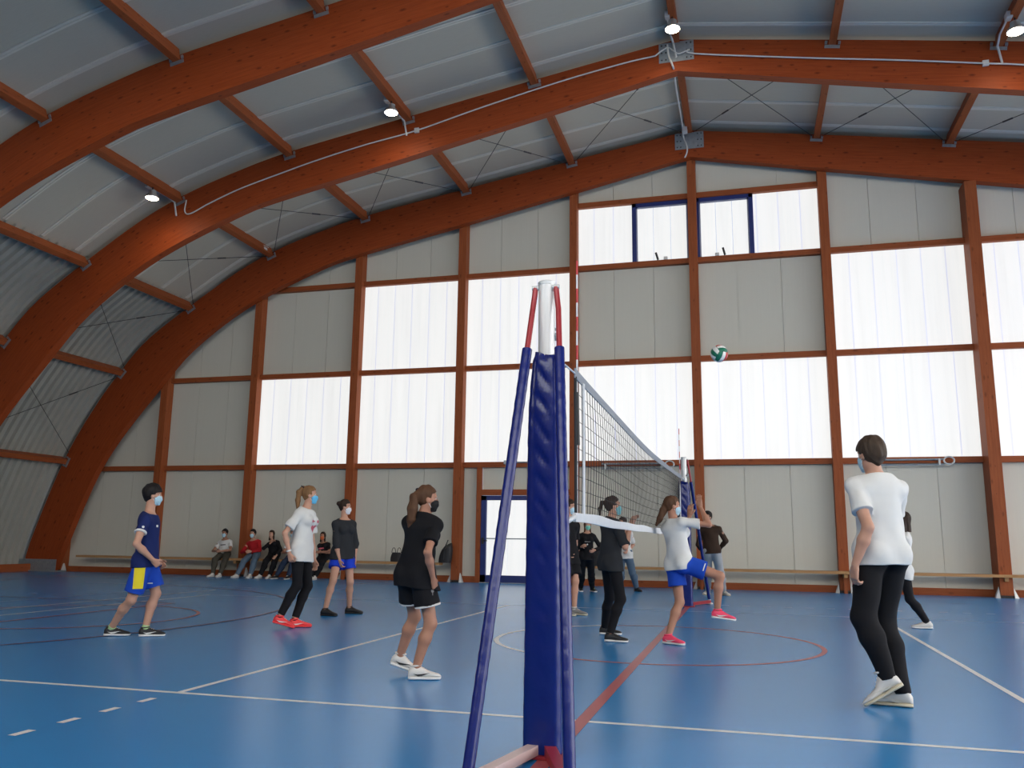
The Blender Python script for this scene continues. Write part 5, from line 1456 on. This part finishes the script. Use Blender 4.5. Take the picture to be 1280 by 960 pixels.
person('man in brown sweater and pale grey trousers standing right of the far post', H=1.80, base=(893, 747), head=(884.5, 646.5, 0), neck=(887, 657.5, 0), pelvis=(890, 693, 0),
       face=(-0.45, -0.9), torso=(-0.15, -1), armR=dict(e=(874, 676, 0.05), w=(876, 687, 0.3), far=1), armL=dict(e=(906, 674, 0.1), w=(898, 687, 0.25), far=1),
       legR=dict(heel=(886, 743), dir=(-0.35, -0.95), knee=(885, 718, -0.4)), legL=dict(heel=(903, 744), dir=(0.5, -0.85), knee=(902, 718, -0.4)),
       skin='olive', hair='black', hairstyle='short', mask='black', top='sweater', topm=BRN, sleeve=1.9, hem=-0.01, loose=1.3, bottom='trousers', botm=GRY, leg_bare=0.03, shoes=(OFFW, S_CREAM, None, S_CREAM, 0.0), h=0.009, fingers=False)
# ---- onlookers on the bench (hips on the plank at 0.505 m)
def seated(label, X, head, face=(0, -1), torso=(0, -1), knees=None, feet_=None, hands=None, elb=None, **k):
    """head pixel, knees/feet pixels; the plank front is at y = 21.0"""
    YB = 21.17
    def pix(p3):
        d = np.asarray(p3)-CAM; return (640+FPX*np.dot(d, RT)/np.dot(d, FW), 480-FPX*np.dot(d, UP)/np.dot(d, FW))
    hc_ = on(head[0], head[1], 1, YB-0.02)
    pel = np.array([X, YB, 0.628]); nb = np.array([(hc_[0]*0.75+X*0.25), YB+0.02, hc_[2]-0.185])
    H = k.get('H', 1.72)
    args = dict(k); args['H'] = H
    kk = []
    for i in (0, 1):
        fx, fy = feet_[i]; kx, ky = knees[i]
        kk.append((fx, fy, kx, ky))
    def lg(i, dx):
        fx, fy, kx, ky = kk[i]
        f3 = on(fx, fy, 1, 20.72); 
        return dict(heel=(fx, fy, 20.72-YB), dir=(dx, -1), knee=(kx, ky, -0.55), lift=(0.0 if not k.get('air') or i != k['air']-1 else 0.10))
    air = args.pop('air', None)
    hands = hands or [(*pix([X-0.06, YB-0.30, 0.70]), -0.30), (*pix([X+0.08, YB-0.32, 0.70]), -0.32)]
    aR = dict(w=hands[0], e=(*pix([X-0.36, YB-0.05, 0.75]), -0.05), curl=0.6); aL = dict(w=hands[1], e=(*pix([X+0.36, YB-0.05, 0.75]), -0.05), curl=0.6)
    return person(label, planeY=YB, base=pix([X, YB, 0.0]), head=(*pix(hc_), -0.02), neck=(*pix(nb), 0.02), pelvis=(*pix(pel), 0.0), face=face, torso=torso,
                  armR=aR, armL=aL, legR=lg(0, -0.15), legL=lg(1, 0.15), h=0.0095, fingers=False, group=None, **args)
def xb(px): return float(on(px, 697, 1, 21.15)[0])
def pr_line(c): on_front(c, [rect(-0.085, 0.085, -0.012, 0.012)], 0.62, 'lettering', BLK)
def pr_red(c): on_front(c, [rect(-0.09, 0.06, -0.02, 0.02)], 0.55, 'lettering', PINKPR)
seated('person in white tee and olive trousers sitting leftmost on the bench', xb(280), (281, 666.5), knees=[(264, 697), (282, 698)], feet_=[(268, 716), (276, 716)], skin='olive', hair='black', hairstyle='short', mask='blue',
       topm=WHITE, sleeve=0.6, hem=0.0, loose=1.1, bottom='trousers', botm=OLV, leg_bare=0.04, shoes=(S_WHT, S_SOLE, None, S_WHT, 0.0), H=1.70, extras=pr_line)
seated('person in red jacket and faded jeans sitting beside the wooden post', xb(317), (316, 667), knees=[(303, 698), (318, 698)], feet_=[(298, 718), (314, 718)], skin='fair', hair='black', hairstyle='short', mask='blue',
       top='jacket', topm=RED, sleeve=1.9, hem=0.0, loose=1.0, bottom='trousers', botm=JEAN, leg_bare=0.04, shoes=(S_WHT, S_SOLE, None, S_WHT, 0.0), H=1.70)
seated('person in black hoodie resting chin on hand, third from left on the bench', xb(342), (339.5, 668), torso=(0.05, -1), knees=[(331, 699), (345, 699)], feet_=[(327, 718), (338, 718)], hands=[(339, 678, -0.22), (345, 695, -0.3)], skin='fair', hair='dark', hairstyle='long', mask=None,
       top='sweater', topm=BLK, sleeve=1.8, hem=0.0, loose=0.8, bottom='trousers', botm=BLK, leg_bare=0.04, female=True, shoes=(S_WHT, S_SOLE, None, S_WHT, 0.0), H=1.68)
seated('person in white tee and dark jeans on the bench, hidden behind the heart tee girl', xb(368), (366.5, 667), knees=[(353, 701), (365, 701)], feet_=[(347, 719), (361, 719)], skin='tan', hair='dark', hairstyle='short', mask='blue',
       topm=WHITE, sleeve=0.6, hem=0.0, loose=1.1, bottom='trousers', botm=JEAND, leg_bare=0.04, shoes=(S_BLK, S_SOLE, None, S_WHT, 0.0), H=1.70)
seated('person in black tee and orange mask with folded arms on the bench', xb(405), (403.5, 670), knees=[(395, 699), (402, 698)], feet_=[(391, 719), (395, 718)], hands=[(410, 689, -0.2), (400, 690, -0.22)], skin='tan', hair='dark', hairstyle='long', mask='orange',
       topm=BLK, sleeve=0.7, hem=0.0, loose=0.9, bottom='trousers', botm=BLK, leg_bare=0.04, female=True, shoes=(S_WHT, S_SOLE, None, S_WHT, 0.0), H=1.64, extras=pr_red)
for t in _FIG: print('FIG', t)
